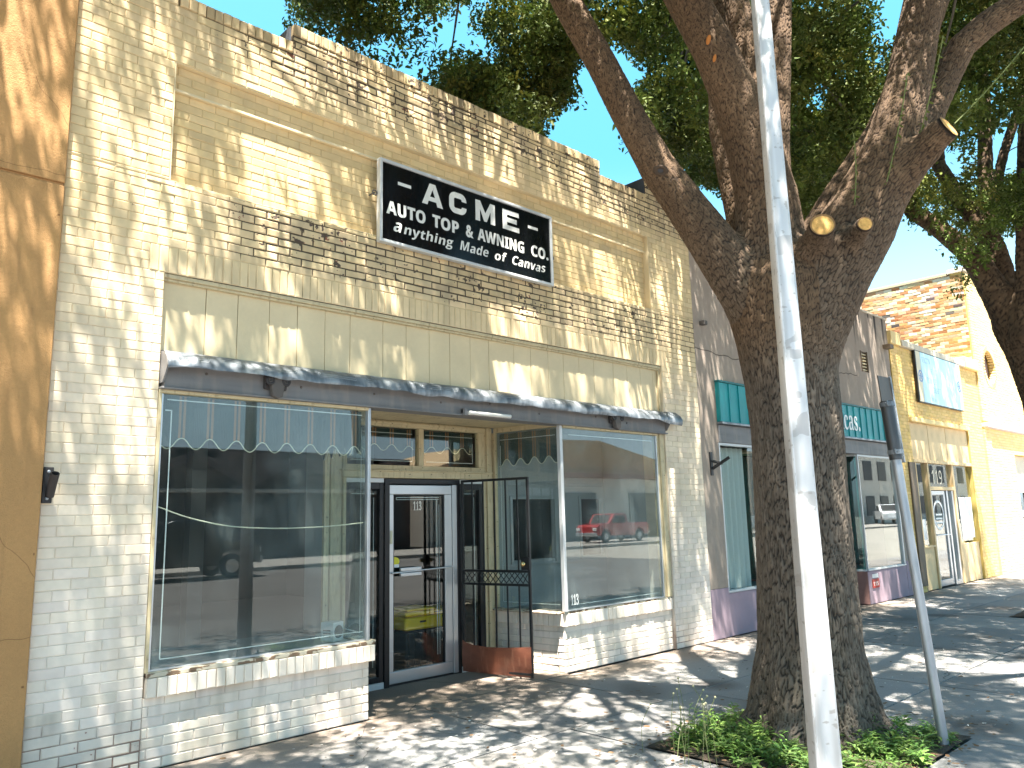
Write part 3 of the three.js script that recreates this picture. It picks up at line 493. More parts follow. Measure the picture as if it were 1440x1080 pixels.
  mesh('door_frame', [bx(3.228, 3.288, 0.0, 2.008, -0.975, -0.90, 0.006), bx(3.288, 4.205, 1.955, 2.008, -0.975, -0.905, 0.006), bx(4.168, 4.205, 0.0, 1.955, -0.975, -0.905, 0.006)], M.bronze, door);
  mesh('leaf', [bx(3.295, 3.345, 0.135, 1.85, -0.96, -0.918, 0.005), bx(4.0, 4.095, 0.135, 1.85, -0.96, -0.918, 0.005), bx(3.295, 4.095, 0.02, 0.135, -0.96, -0.918, 0.006), bx(3.295, 4.095, 1.85, 1.945, -0.96, -0.918, 0.006), bx(4.1, 4.165, 0.012, 1.952, -0.965, -0.912, 0.006)], M.aluminium, door);
  mesh('gasket', [bx(3.345, 3.36, 0.135, 1.85, -0.958, -0.93, 0.002), bx(3.985, 4.0, 0.135, 1.85, -0.958, -0.93, 0.002), bx(3.36, 3.985, 1.835, 1.85, -0.958, -0.93, 0.002)], M.black, door);
  pane(door, bx(3.36, 3.985, 0.137, 1.836, -0.946, -0.94, 0));
  mesh('push_bar', [rod([3.30, 1.075, -0.885], [4.08, 1.095, -0.885], 0.009), bx(3.40, 3.66, 1.087, 1.122, -0.90, -0.872, 0.006), bx(3.40, 3.66, 1.035, 1.070, -0.90, -0.872, 0.006), rod([3.315, 1.075, -0.92], [3.315, 1.075, -0.885], 0.008), rod([4.06, 1.095, -0.92], [4.06, 1.095, -0.885], 0.008)], M.aluminium, door);
  mesh('pinstripe', [bx(3.40, 3.95, 1.817, 1.823, -0.951, -0.9495, 0), bx(3.40, 3.95, 1.795, 1.800, -0.951, -0.9495, 0), bx(3.398, 3.403, 1.795, 1.823, -0.951, -0.9495, 0), bx(3.915, 3.920, 0.22, 1.79, -0.951, -0.9495, 0), bx(3.945, 3.949, 0.22, 1.745, -0.951, -0.9495, 0)], M.stripe, door);
  mesh('lock_plate', bx(3.30, 3.33, 1.36, 1.49, -0.919, -0.912, 0.002), mat([0.55, 0.52, 0.36], 0.4), door);
  { const g = new THREE.CircleGeometry(0.055, 24).scale(1.1, 0.8, 1); mesh('sticker', [g.clone().translate(3.37, 1.185, -0.9385)], mat([0.70, 0.62, 0.03], 0.4), door); mesh('sticker', bx(3.325, 3.425, 1.125, 1.155, -0.9389, -0.9375, 0), M.stripe, door);
    const [g2, m2] = digits('113', 0.15, 0.135, '#ece9de', 'bold 180px serif'); mesh('house_number', g2.translate(3.655, 1.735, -0.9380), m2, door, true); }
  // narrow fixed lights on both sides of the door
  for (const [a, b] of [[2.79, 3.225], [4.207, 4.535]]) {
    const o = sub(shop, 'sidelight');
    mesh('frame', [bx(a, a + 0.045, 0.06, 1.965, -0.972, -0.915, 0.004), bx(b - 0.05, b, 0.06, 1.965, -0.972, -0.915, 0.004), bx(a + 0.045, b - 0.05, 1.90, 1.965, -0.972, -0.915, 0.004), bx(a + 0.045, b - 0.05, 0.06, 0.11, -0.972, -0.915, 0.004)], M.bronze, o);
    mesh('rail', [bx(a, b, 1.967, 2.01, -0.975, -0.912, 0.003), bx(a, b, 0.0, 0.058, -0.975, -0.905, 0.003)], M.silverPaint, o);
    pane(o, bx(a + 0.046, b - 0.051, 0.111, 1.899, -0.946, -0.94, 0));
    mesh('pinstripe', [bx(a + 0.08, b - 0.09, 1.855, 1.86, -0.951, -0.9495, 0), bx(b - 0.10, b - 0.096, 0.2, 1.82, -0.951, -0.9495, 0)], M.stripe, o);
  }
  // display platforms and the panelled back of the far display
  mesh('display_floor', [bx(0.2, 2.46, 0.50, 0.58, -1.3, -0.10, 0), bx(4.90, 6.9, 0.50, 0.575, -1.06, -0.12, 0), bx(0.2, 2.6, 0.0, 0.5, -1.32, -1.3, 0)], M.deck, shop);
  mesh('display_back', [bx(4.72, 7.35, 0.0, 1.09, -1.12, -1.07, 0), bx(4.72, 5.13, 1.09, 1.80, -1.12, -1.07, 0), bx(5.84, 6.34, 1.09, 1.80, -1.12, -1.07, 0), bx(6.76, 7.35, 1.09, 1.80, -1.12, -1.07, 0), bx(4.72, 7.35, 1.80, 3.3, -1.12, -1.07, 0), bx(6.80, 6.9, 0.58, 3.3, -1.06, -0.37, 0),
    bx(5.09, 5.13, 1.05, 1.84, -1.069, -1.05, 0.004), bx(5.84, 5.88, 1.05, 1.84, -1.069, -1.05, 0.004), bx(5.13, 5.84, 1.80, 1.84, -1.069, -1.05, 0.004), bx(6.30, 6.34, 1.05, 1.84, -1.069, -1.05, 0.004), bx(4.74, 6.8, 1.02, 1.05, -1.069, -1.045, 0.004), bx(4.74, 6.8, 1.96, 1.985, -1.069, -1.055, 0.003)], M.interiorPale, shop);
  mesh('display_ceiling', [bx(0.2, 2.62, 2.62, 2.66, -1.3, -0.13, 0), bx(4.74, 6.8, 2.625, 2.66, -1.06, -0.13, 0)], M.interiorPale, shop);
  mesh('display_partition', [bx(2.60, 2.66, 0.58, 2.6, -1.35, -1.02, 0.005), bx(0.62, 0.69, 0.58, 2.6, -1.35, -0.36, 0)], M.interiorPale, shop);
}

// the sign over the shop
{
  const s = thing('shop_sign', 'black shop sign with white lettering on the upper wall of the cream brick shop', 'sign', [3.633, 4.465, 0.0]);
  const W = 2.26, H = 0.80;
  const t = canvasTex(2048, 725, (c, w, h) => {
    const k = w / (W - 0.06), X = (m) => (m - 2.533) * k, Y = (m) => (4.835 - m) * k;
    c.fillStyle = '#08090b'; c.fillRect(0, 0, w, h);
    for (let i = 0; i < 60; i++) { const g = c.createLinearGradient(i * 37, 0, i * 37 + 60, 0); c.globalAlpha = 0.10 * hash2(i, 3); g.addColorStop(0, 'rgba(40,48,60,0)'); g.addColorStop(0.5, 'rgba(60,70,84,1)'); g.addColorStop(1, 'rgba(40,48,60,0)'); c.fillStyle = g; c.fillRect(i * 37, 0, 60, h); } c.globalAlpha = 1;
    c.fillStyle = '#e4e4de'; c.strokeStyle = '#e4e4de'; c.lineJoin = 'miter';
    const poly = (p) => { c.beginPath(); p.forEach(([x, y], i) => (i ? c.lineTo(X(x), Y(y)) : c.moveTo(X(x), Y(y)))); c.closePath(); c.fill('evenodd'); };
    c.fillRect(X(2.709), Y(4.682), 0.15 * k, 0.034 * k); c.fillRect(X(4.40), Y(4.676), 0.15 * k, 0.034 * k);
    const b = 4.543, T = 4.775;
    // A
    c.beginPath(); for (const [x, y] of [[2.986, b], [3.078, T], [3.148, T], [3.24, b], [3.17, b], [3.157, b + 0.045], [3.066, b + 0.045], [3.052, b]]) c.lineTo(X(x), Y(y)); c.closePath();
    for (const [x, y] of [[3.112, b + 0.165], [3.082, b + 0.092], [3.142, b + 0.092]].reverse()) { } c.fill();
    c.fillStyle = '#08090b'; poly([[3.112, b + 0.168], [3.083, b + 0.092], [3.142, b + 0.092]]); c.fillStyle = '#e4e4de';
    // C
    c.lineWidth = 0.062 * k; c.lineCap = 'butt'; c.beginPath(); { const x0 = 3.348, x1 = 3.508, y0 = b + 0.031, y1 = T - 0.031, r = 0.05; c.moveTo(X(x1), Y(T - 0.085)); c.lineTo(X(x1), Y(y1 - r)); c.arcTo(X(x1), Y(y1), X(x1 - r), Y(y1), r * k); c.lineTo(X(x0 + r), Y(y1)); c.arcTo(X(x0), Y(y1), X(x0), Y(y1 - r), r * k); c.lineTo(X(x0), Y(y0 + r)); c.arcTo(X(x0), Y(y0), X(x0 + r), Y(y0), r * k); c.lineTo(X(x1 - r), Y(y0)); c.arcTo(X(x1), Y(y0), X(x1), Y(y0 + r), r * k); c.lineTo(X(x1), Y(b + 0.085)); } c.stroke();
    // M, E
    poly([[3.657, b], [3.657, T], [3.722, T], [3.79, b + 0.105], [3.858, T], [3.923, T], [3.923, b], [3.862, b], [3.862, b + 0.135], [3.808, b + 0.01], [3.772, b + 0.01], [3.718, b + 0.135], [3.718, b]]);
    poly([[4.03, b], [4.03, T], [4.268, T], [4.268, T - 0.055], [4.095, T - 0.055], [4.095, b + 0.145], [4.235, b + 0.145], [4.235, b + 0.09], [4.095, b + 0.09], [4.095, b + 0.055], [4.268, b + 0.055], [4.268, b]]);
    // second line, tall narrow capitals
    const words = [['AUTO', 2.587, 3.034], ['TOP', 3.109, 3.442], ['&', 3.524, 3.62], ['AWNING', 3.684, 4.345], ['CO.', 4.433, 4.712]];
    for (const [txt, a, e] of words) { c.save(); c.font = 'bold 200px sans-serif'; const m = c.measureText(txt).width; c.translate(X(a), Y(4.328)); c.scale((e - a) * k / m, 0.126 * k / 143); c.textBaseline = 'alphabetic'; c.fillText(txt, 0, 0); c.lineWidth = 7; c.strokeText(txt, 0, 0); c.restore(); }
    // third line, brushed lettering that leans
    const script = [['a', 2.648, 2.752, 1.3], ['nything', 2.765, 3.355, 1], ['Made', 3.435, 3.82, 1.05], ['of', 3.895, 4.055, 1], ['Canvas', 4.137, 4.645, 1.05]];
    for (const [txt, a, e, s2] of script) { c.save(); c.font = 'bold 200px sans-serif'; const m = c.measureText(txt).width; c.translate(X(a), Y(4.162)); c.transform(1, 0, -0.22, 1, 0, 0); c.scale((e - a) * k / m, s2 * 0.086 * k / 143 * 1.12); let x = 0; for (let q = 0; q < txt.length; q++) { c.save(); c.translate(x, (hash2(q, txt.length, 7) - 0.5) * 12); c.rotate((hash2(q, txt.length, 9) - 0.5) * 0.07); c.fillText(txt[q], 0, 0); c.restore(); x += c.measureText(txt[q]).width; } c.restore(); }
    // scratches and runs
    c.globalAlpha = 0.16; for (let i = 0; i < 14; i++) { const x = hash2(i, 11) * w, L2 = 60 + hash2(i, 12) * 240, g = c.createLinearGradient(0, 0, 0, L2); g.addColorStop(0, 'rgba(120,92,60,0.9)'); g.addColorStop(1, 'rgba(120,92,60,0)'); c.fillStyle = g; c.fillRect(x, 0, 3 + hash2(i, 13) * 9, L2); } c.globalAlpha = 0.3; for (let i = 0; i < 260; i++) { c.fillStyle = hash2(i, 1) > 0.5 ? '#000' : '#5b564c'; c.fillRect(hash2(i, 2) * w, hash2(i, 3) * h, 1 + hash2(i, 4) * 3, 3 + hash2(i, 5) * 50); } c.globalAlpha = 1;
  });
  const g = new THREE.PlaneGeometry(W - 0.06, H - 0.06).translate(0, 0, 0.0565);
  mesh('sign_face', g, mat(null, 0.16, { map: t }), s, true);
  mesh('panel', bx(-W / 2 + 0.02, W / 2 - 0.02, -H / 2 + 0.02, H / 2 - 0.02, 0.02, 0.055, 0.002), M.black, s);
  for (const q of [bx(-W / 2, W / 2, H / 2 - 0.03, H / 2, 0.015, 0.075, 0.006), bx(-W / 2, W / 2, -H / 2, -H / 2 + 0.03, 0.015, 0.075, 0.006), bx(-W / 2, -W / 2 + 0.03, -H / 2 + 0.03, H / 2 - 0.03, 0.015, 0.075, 0.006), bx(W / 2 - 0.03, W / 2, -H / 2 + 0.03, H / 2 - 0.03, 0.015, 0.075, 0.006)]) mesh('frame', q, M.silverPaint, s);
  for (const [x, y] of [[-W / 2 - 0.03, 0.06], [W / 2 + 0.03, -0.06]]) mesh('hanging_eye', [new THREE.TorusGeometry(0.022, 0.007, 8, 16).translate(x, y, 0.03), rod([x, y, -0.06], [x, y, 0.03], 0.008)], M.iron, s);
  mesh('batten', [bx(-0.9, -0.84, -0.38, 0.38, -0.06, 0.019, 0), bx(0.84, 0.9, -0.38, 0.38, -0.06, 0.019, 0)], M.iron, s);
}
// open security gate
{
  const a = [4.205, -0.885], b = [4.415, -0.06], dx = b[0] - a[0], dz = b[1] - a[1], L = Math.hypot(dx, dz);
  const gate = thing('security_gate', 'black steel bar gate with rust brown kick plate, swung open at the doorway', 'gate', [a[0], 0, a[1]], -Math.atan2(dz, dx));
  const w = 0.026;
  mesh('gate_frame', [bx(0, w, 0.03, 2.0, -w / 2, w / 2, 0.003), bx(L - w, L, 0.02, 2.0, -w / 2, w / 2, 0.003), bx(w, L - w, 1.975, 2.0, -w / 2, w / 2, 0.003), bx(w, L - w, 1.035, 1.06, -w / 2, w / 2, 0.003), bx(w, L - w, 0.90, 0.925, -w / 2, w / 2, 0.003), bx(w, L - w, 0.04, 0.065, -w / 2, w / 2, 0.003)], M.black, gate);
  for (let k = 1; k < 6; k++) { const x = (k / 6) * L; mesh('bar', [bx(x - 0.007, x + 0.007, 1.06, 1.975, -0.007, 0.007, 0.001), bx(x - 0.007, x + 0.007, 0.065, 0.90, -0.007, 0.007, 0.001)], M.black, gate); }
  const lat = []; for (let k = 0; k < 12; k++) { const x = w + (k / 12) * (L - 2 * w), x2 = x + (L - 2 * w) / 12; lat.push(bar([x, 0.925, 0.004], [Math.min(x2 + 0.03, L - w), 1.035, 0.004], 0.007), bar([x2, 0.925, -0.004], [Math.max(x - 0.03, w), 1.035, -0.004], 0.007)); }
  mesh('lattice', lat, M.black, gate);
  { const n = 24, g = new THREE.PlaneGeometry(1, 1, n, 8), p = g.attributes.position; for (let i = 0; i < p.count; i++) { const u = p.getX(i) + 0.5, v = p.getY(i) + 0.5; const top = 0.315 - 0.075 * Math.sin(Math.PI * Math.pow(u, 0.6)) * 0.55 - 0.02 * u; p.setXYZ(i, 0.004 + u * (L - 0.008), 0.025 + v * top, 0.022 + 0.028 * Math.sin(Math.PI * u) * v + (v < 0.2 ? -0.008 : 0) + 0.006 * Math.sin(u * 5 + v * 4)); } g.computeVertexNormals(); mesh('kick_plate', g, M.rustPanel, gate, true); }
  const lock = sub(gate, 'lock'); mesh('lock_box', bx(L - 0.10, L - 0.002, 1.065, 1.19, -0.022, 0.022, 0.004), M.black, lock);
  mesh('knob', [new THREE.SphereGeometry(0.026, 16, 12).translate(L - 0.055, 1.125, 0.06), rod([L - 0.055, 1.125, 0.02], [L - 0.055, 1.125, 0.06], 0.014), new THREE.SphereGeometry(0.026, 16, 12).translate(L - 0.055, 1.125, -0.06), rod([L - 0.055, 1.125, -0.02], [L - 0.055, 1.125, -0.06], 0.014)], M.brass, lock);
  mesh('hinge', [rod([-0.004, 1.6, 0], [-0.004, 1.72, 0], 0.012), rod([-0.004, 0.42, 0], [-0.004, 0.54, 0], 0.012)], M.black, gate);
}
// strip light fitted under the beam
{
  const l = thing('strip_light', 'short tubular strip light fixed under the steel beam over the doorway', 'light', [3.75, 2.588, 0.052]);
  mesh('housing', [bx(-0.31, 0.29, -0.018, 0.028, -0.002, 0.028, 0.004), bx(-0.31, -0.27, -0.034, 0.034, -0.002, 0.05, 0.004)], M.greySteel, l);
  mesh('tube', rod([-0.26, -0.008, 0.045], [0.285, -0.008, 0.045], 0.019, 14), M.lampTube, l);
}
// flag holder on the corner of the shop
{
  const f = thing('flag_holder', 'dark iron flagpole socket bolted where brick meets ochre stucco', 'bracket', [0.035, 1.87, 0.008]);
  mesh('plate', bx(-0.032, 0.028, -0.115, 0.115, -0.004, 0.012, 0.006), M.darkIron, f);
  mesh('socket', [new THREE.CylinderGeometry(0.026, 0.026, 0.17, 18, 1, true).rotateX(0.62).translate(0.012, 0.0, 0.062), new THREE.CylinderGeometry(0.021, 0.021, 0.17, 18, 1, true).rotateX(0.62).translate(0.012, 0.0, 0.062), new THREE.RingGeometry(0.021, 0.026, 18).rotateX(-Math.PI / 2).rotateX(0.62).translate(0.012, 0.0692, 0.1114)], M.darkIron, f);
  mesh('bolt', [0.085, -0.085].map((y) => new THREE.SphereGeometry(0.011, 10, 8).scale(1, 1, 0.6).translate(-0.002, y, 0.014)), M.zinc, f);
}
// things inside the shop
{
  const t = thing('storage_crate', 'yellow lidded black plastic crate standing inside behind the glass door', 'crate', [4.10, 0.006, -1.46]);
  mesh('crate_body', [bx(-0.36, 0.36, 0.03, 0.42, -0.20, 0.20, 0.02)], M.blackPlastic, t);
  const ribs = []; for (let k = 0; k < 9; k++) ribs.push(bx(-0.335 + k * 0.078, -0.31 + k * 0.078, 0.05, 0.41, 0.198, 0.216, 0.004)); mesh('rib', ribs, M.blackPlastic, t);
  mesh('lid', [bx(-0.39, 0.39, 0.435, 0.57, -0.23, 0.23, 0.03), bx(-0.36, 0.36, 0.572, 0.62, -0.20, 0.20, 0.02), bx(-0.32, 0.05, 0.621, 0.65, -0.17, 0.17, 0.014)], M.yellowPlastic, t);
  mesh('clip', [bx(-0.2, -0.12, 0.51, 0.53, 0.224, 0.236, 0.003), bx(0.1, 0.2, 0.54, 0.555, 0.224, 0.236, 0.003), bx(0.02, 0.14, 0.593, 0.603, 0.196, 0.206, 0.003)], M.blackPlastic, t);
  const h = thing('fan_heater', 'small white fan unit on the display floor behind the large window', 'heater', [2.40, 0.582, -0.48], 0.35); h.scale.setScalar(0.8);
  mesh('casing', bx(-0.085, 0.085, 0.0, 0.20, -0.09, 0.09, 0.012), M.white, h);
  mesh('grille', [new THREE.TorusGeometry(0.06, 0.008, 8, 24).translate(-0.005, 0.1, 0.092), new THREE.CircleGeometry(0.056, 24).translate(-0.005, 0.1, 0.0915)], M.black, h);
  mesh('vent_slot', [0.05, 0.08, 0.11].map((y) => bx(-0.088, -0.084, y, y + 0.012, -0.05, 0.05, 0)), M.black, h);
}
// ---------------------------------------------------------------- the ochre building
{
  const b = thing('stucco_building', 'tall ochre stucco building next to the cream brick shop', 'building', [0, 0, 0]);
  mesh('wall', [bx(-7, -0.006, 0, 3.868, -11, 0.055, 0.006), bx(-7, -0.006, 3.89, 8.5, -11, 0.055, 0.006), bx(-7, -0.01, 3.868, 3.89, -11, 0.035, 0)], M.ochre, b);
}
// ---------------------------------------------------------------- the mauve shop
{
  const b = thing('mauve_shop', 'mauve and grey stucco shop with teal fascia behind the large oak trunk', 'building', [0, 0, 0]);
  const stucco = (() => {
    const t = canvasTex(1024, 768, (c, w, h) => {
      const im = c.createImageData(w, h); for (let j = 0; j < h; j++) for (let i = 0; i < w; i++) { const n = fbm(i / 170, j / 170, 5, 601), f = fbm(i / 7, j / 7, 2, 611), s = fbm(i / 22, j / 160, 3, 621); let q = [0.36, 0.29, 0.235].map((v) => v * (0.84 + 0.25 * n) * (0.94 + 0.12 * f)); q = mix3(q, [0.2, 0.155, 0.125], clamp((s - 0.6) * 1.6)); const o = (j * w + i) * 4; im.data[o] = toS(q[0]); im.data[o + 1] = toS(q[1]); im.data[o + 2] = toS(q[2]); im.data[o + 3] = 255; } c.putImageData(im, 0, 0);
      c.strokeStyle = 'rgba(40,30,26,0.75)'; c.lineWidth = 1.6; // hairline cracks
      const crack = (x, y, dx, n, k) => { c.beginPath(); c.moveTo(x, y); for (let i = 0; i < n; i++) { x += dx; y += (hash2(i, k) - 0.45) * 9; c.lineTo(x, y); } c.stroke(); };
      crack(0, 210, 16, 14, 1); crack(560, 180, 14, 16, 2); crack(760, 330, 15, 12, 3);
      for (let i = 0; i < 14; i++) { const x = 560 + hash2(i, 6) * 440, g = c.createLinearGradient(0, 0, 0, 60 + hash2(i, 8) * 50); g.addColorStop(0, 'rgba(30,24,20,0.75)'); g.addColorStop(1, 'rgba(30,24,20,0)'); c.fillStyle = g; c.fillRect(x, 0, 4 + hash2(i, 9) * 10, 110); }
    }); t.wrapS = t.wrapT = THREE.RepeatWrapping; t.repeat.set(1 / 6.75, 1 / 5.2); t.offset.set(-7.55 / 6.75, 0); return mat(null, 0.9, { map: t, bumpMap: grain1, bumpScale: 0.003 });
  })();
  const x0 = 7.553, x1 = 14.30, z = -0.02;
  mesh('wall', [bx(x0, 12.95, 3.37, 5.2, -0.35, z, 0), bx(13.22, x1, 3.37, 5.2, -0.35, z, 0), bx(12.95, 13.22, 4.42, 5.2, -0.35, z, 0), bx(12.95, 13.22, 3.37, 4.05, -0.35, z, 0), bx(x0, 8.0, 0.62, 3.37, -0.35, z, 0), bx(14.05, x1, 0.62, 3.37, -0.35, z, 0), bx(8.0, 14.05, 2.77, 3.37, -0.35, -0.12, 0)], stucco, b);
  for (const q of [bx(x0, 8.0, 0, 0.615, -0.35, z + 0.004, 0.004), bx(14.05, x1, 0, 0.615, -0.35, z + 0.004, 0.004), bx(8.0, 10.0, 0, 0.54, -0.25, z, 0.006), bx(12.36, 14.05, 0, 0.54, -0.25, z, 0.006)]) mesh('base', q, M.mauve, b);
  for (const q of [run(12.1, -1.1, 12.36, -0.03, 0, 0.54, 0.02), run(9.99, -0.03, 10.1, -1.1, 0, 0.54, 0.02)]) mesh('entry_wall', q, M.maroon, b);
  mesh('roof', bx(x0, x1, 4.5, 4.7, -12, -0.36, 0), M.tar, b);
  mesh('room', [bx(x0, x0 + 0.15, 0, 5.0, -12, -0.36, 0), bx(x1 - 0.15, x1, 0, 5.0, -12, -0.36, 0), bx(x0 + 0.15, x1 - 0.15, 0, 4.5, -12, -11.8, 0), bx(x0 + 0.15, x1 - 0.15, 2.8, 2.9, -11.8, -0.36, 0), bx(x0 + 0.15, x1 - 0.15, -0.05, 0.003, -11.8, -1.25, 0)], M.interior, b);
  mesh('coping', bx(x0, x1, 5.2, 5.235, -0.37, 0.0, 0.006), M.copingStone, b);
  // teal metal fascia, standing seams
  for (let x = 8.0; x < 14.04; x += 0.252) { const w = Math.min(0.252, 14.05 - x); mesh('fascia_panel', [bx(x + 0.001, x + w - 0.001, 2.80, 3.34, -0.10, 0.03, 0.003), bx(x - 0.006, x + 0.006, 2.81, 3.335, 0.03, 0.048, 0.002)], M.teal, b); }
  mesh('fascia_trim', [bx(7.99, 14.06, 3.342, 3.368, -0.05, 0.055, 0.004)], mat([0.01, 0.15, 0.16], 0.5), b);
  mesh('awning_hood', bx(8.0, 14.05, 2.765, 2.796, -0.08, 0.065, 0.008), M.galv, b);
  mesh('beam', bx(8.0, 14.05, 2.52, 2.76, -0.14, 0.0, 0.006), M.greySteel, b);
  { const t = canvasTex(512, 256, (c) => { c.fillStyle = '#eef3f1'; c.font = 'bold 210px serif'; c.textBaseline = 'alphabetic'; c.save(); c.scale(0.98, 1.1); c.fillText('icas.', 18, 178); c.restore(); }); mesh('lettering', new THREE.PlaneGeometry(0.86, 0.50).translate(12.10, 3.05, 0.0495), mat(null, 0.5, { map: t, transparent: true, alphaTest: 0.4 }), b, true); }
  // windows
  for (const [a, c, k] of [[8.0, 9.98, 0], [12.38, 14.04, 1]]) {
    const w = sub(b, 'display_window');
    mesh('frame', [bx(a, c, 0.545, 0.575, -0.10, -0.01, 0.004), bx(a, c, 2.485, 2.518, -0.10, -0.02, 0.004), bx(a, a + 0.03, 0.576, 2.484, -0.09, -0.02, 0.004), bx(c - 0.05, c, 0.576, 2.484, -0.09, -0.02, 0.004)], M.silverPaint, w);
    mesh('pane', bx(a + 0.03, c - 0.05, 0.576, 2.484, -0.056, -0.05, 0), M.glass, w);
  }
  { const w = sub(b, 'splayed_window'); mesh('frame', [run(12.13, -1.08, 12.37, -0.05, 0.54, 0.57, 0.05), run(12.13, -1.08, 12.37, -0.05, 2.485, 2.518, 0.05)], M.silverPaint, w); mesh('pane', run(12.13, -1.08, 12.37, -0.05, 0.571, 2.484, 0.006, 0), M.glassTeal, w); }
  { const w = sub(b, 'splayed_window'); mesh('pane', run(9.99, -0.06, 10.1, -1.1, 0.55, 2.5, 0.006, 0), M.glassTeal, w); }
  mesh('entry_door', [bx(10.1, 12.12, 0, 2.5, -1.24, -1.18, 0.004)], M.bronze, b);
  mesh('entry_ceiling', bx(9.9, 12.4, 2.521, 2.55, -1.24, -0.15, 0), M.cream, b);
  mesh('display_floor', [bx(7.72, 9.9, 0.44, 0.53, -1.2, -0.26, 0), bx(12.4, 14.1, 0.44, 0.53, -1.2, -0.26, 0)], M.deck, b);
  mesh('display_back', [bx(12.5, 14.14, 0.0, 2.7, -1.35, -1.28, 0), bx(7.71, 8.35, 0.5, 2.7, -1.3, -1.24, 0)], M.interiorPale, b);
  { // white curtain in the first window
    const n = 60, g = new THREE.PlaneGeometry(1, 1, n, 1), p = g.attributes.position; for (let i = 0; i < p.count; i++) { const u = p.getX(i) + 0.5, v = p.getY(i) + 0.5; p.setXYZ(i, 8.04 + u * 0.85, 0.56 + v * 1.92, -0.22 + 0.03 * Math.sin(u * 40)); } g.computeVertexNormals(); mesh('curtain', g, mat([0.62, 0.66, 0.64], 0.9), b, true);
  }
  const v = sub(b, 'vent'); // louvred vent in the wall
  mesh('vent_recess', bx(12.95, 13.22, 4.05, 4.42, -0.30, -0.12, 0), M.darkOpening, v);
  mesh('vent_frame', [bx(12.94, 12.96, 4.04, 4.43, -0.10, -0.004, 0.003), bx(13.21, 13.23, 4.04, 4.43, -0.10, -0.004, 0.003), bx(13.05, 13.065, 4.05, 4.42, -0.09, -0.05, 0.002)], M.brownTrim, v);
  for (let k = 0; k < 6; k++) mesh('slat', bx(12.96, 13.21, 4.075 + k * 0.058, 4.095 + k * 0.058, -0.09, -0.03, 0.002), M.cream, v);
  mesh('scupper', [bx(14.02, 14.20, 4.60, 4.68, -0.02, 0.12, 0.006)], M.brownTrim, b);
  mesh('light_stub', [bx(7.72, 7.80, 4.10, 4.16, -0.02, 0.06, 0.006)], M.iron, b);
  const bk = thing('sign_bracket', 'black K shaped steel bracket on the mauve pier beside the brick shop', 'bracket', [7.78, 2.24, -0.02]);
  mesh('plate', bx(-0.03, 0.03, -0.17, 0.14, 0, 0.016, 0.003), M.black, bk); mesh('arm', [bar([0.0, -0.08, 0.02], [0.1, 0.06, 0.22], 0.03), bar([0.0, 0.02, 0.02], [0.06, -0.02, 0.14], 0.026)], M.black, bk);
  { const t = canvasTex(128, 96, (c, w, h) => { c.fillStyle = '#a83a30'; c.fillRect(0, 0, w, h); c.fillStyle = '#f1e6dc'; c.font = 'bold 62px sans-serif'; c.textAlign = 'center'; c.textBaseline = 'middle'; c.fillText('115', w / 2, h / 2 + 3); });
    const p = thing('number_plate', 'small red address plate below a white card on the mauve low wall', 'sign', [12.62, 0.345, -0.016]); mesh('plate', bx(-0.145, 0.145, -0.09, 0.06, 0, 0.006, 0.001), M.rustPanel, p); mesh('plate_face', new THREE.PlaneGeometry(0.28, 0.145).translate(0, -0.015, 0.0075), mat(null, 0.5, { map: t }), p, true); mesh('card', bx(-0.12, 0.12, 0.075, 0.14, 0, 0.004, 0.001), M.white, p); }
}
// ---------------------------------------------------------------- generic brick veneer made of real bricks
function veneer(name, parent, F, regions, course, len, m, tintOf, R, rough = 0.0012) {
  const B = new Bricks(); for (const [u0, u1, v0, v1, w] of bond(regions, course, len)) B.add(F, u0 + 0.003, u1 - 0.003, v0 + 0.003, v1 - 0.003, w, R, tintOf(u0, v0), 0.03, 0.005, rough);
  const o = mesh(name, B.geo(), m, parent, true); o.userData.kind = 'stuff'; return o;
}
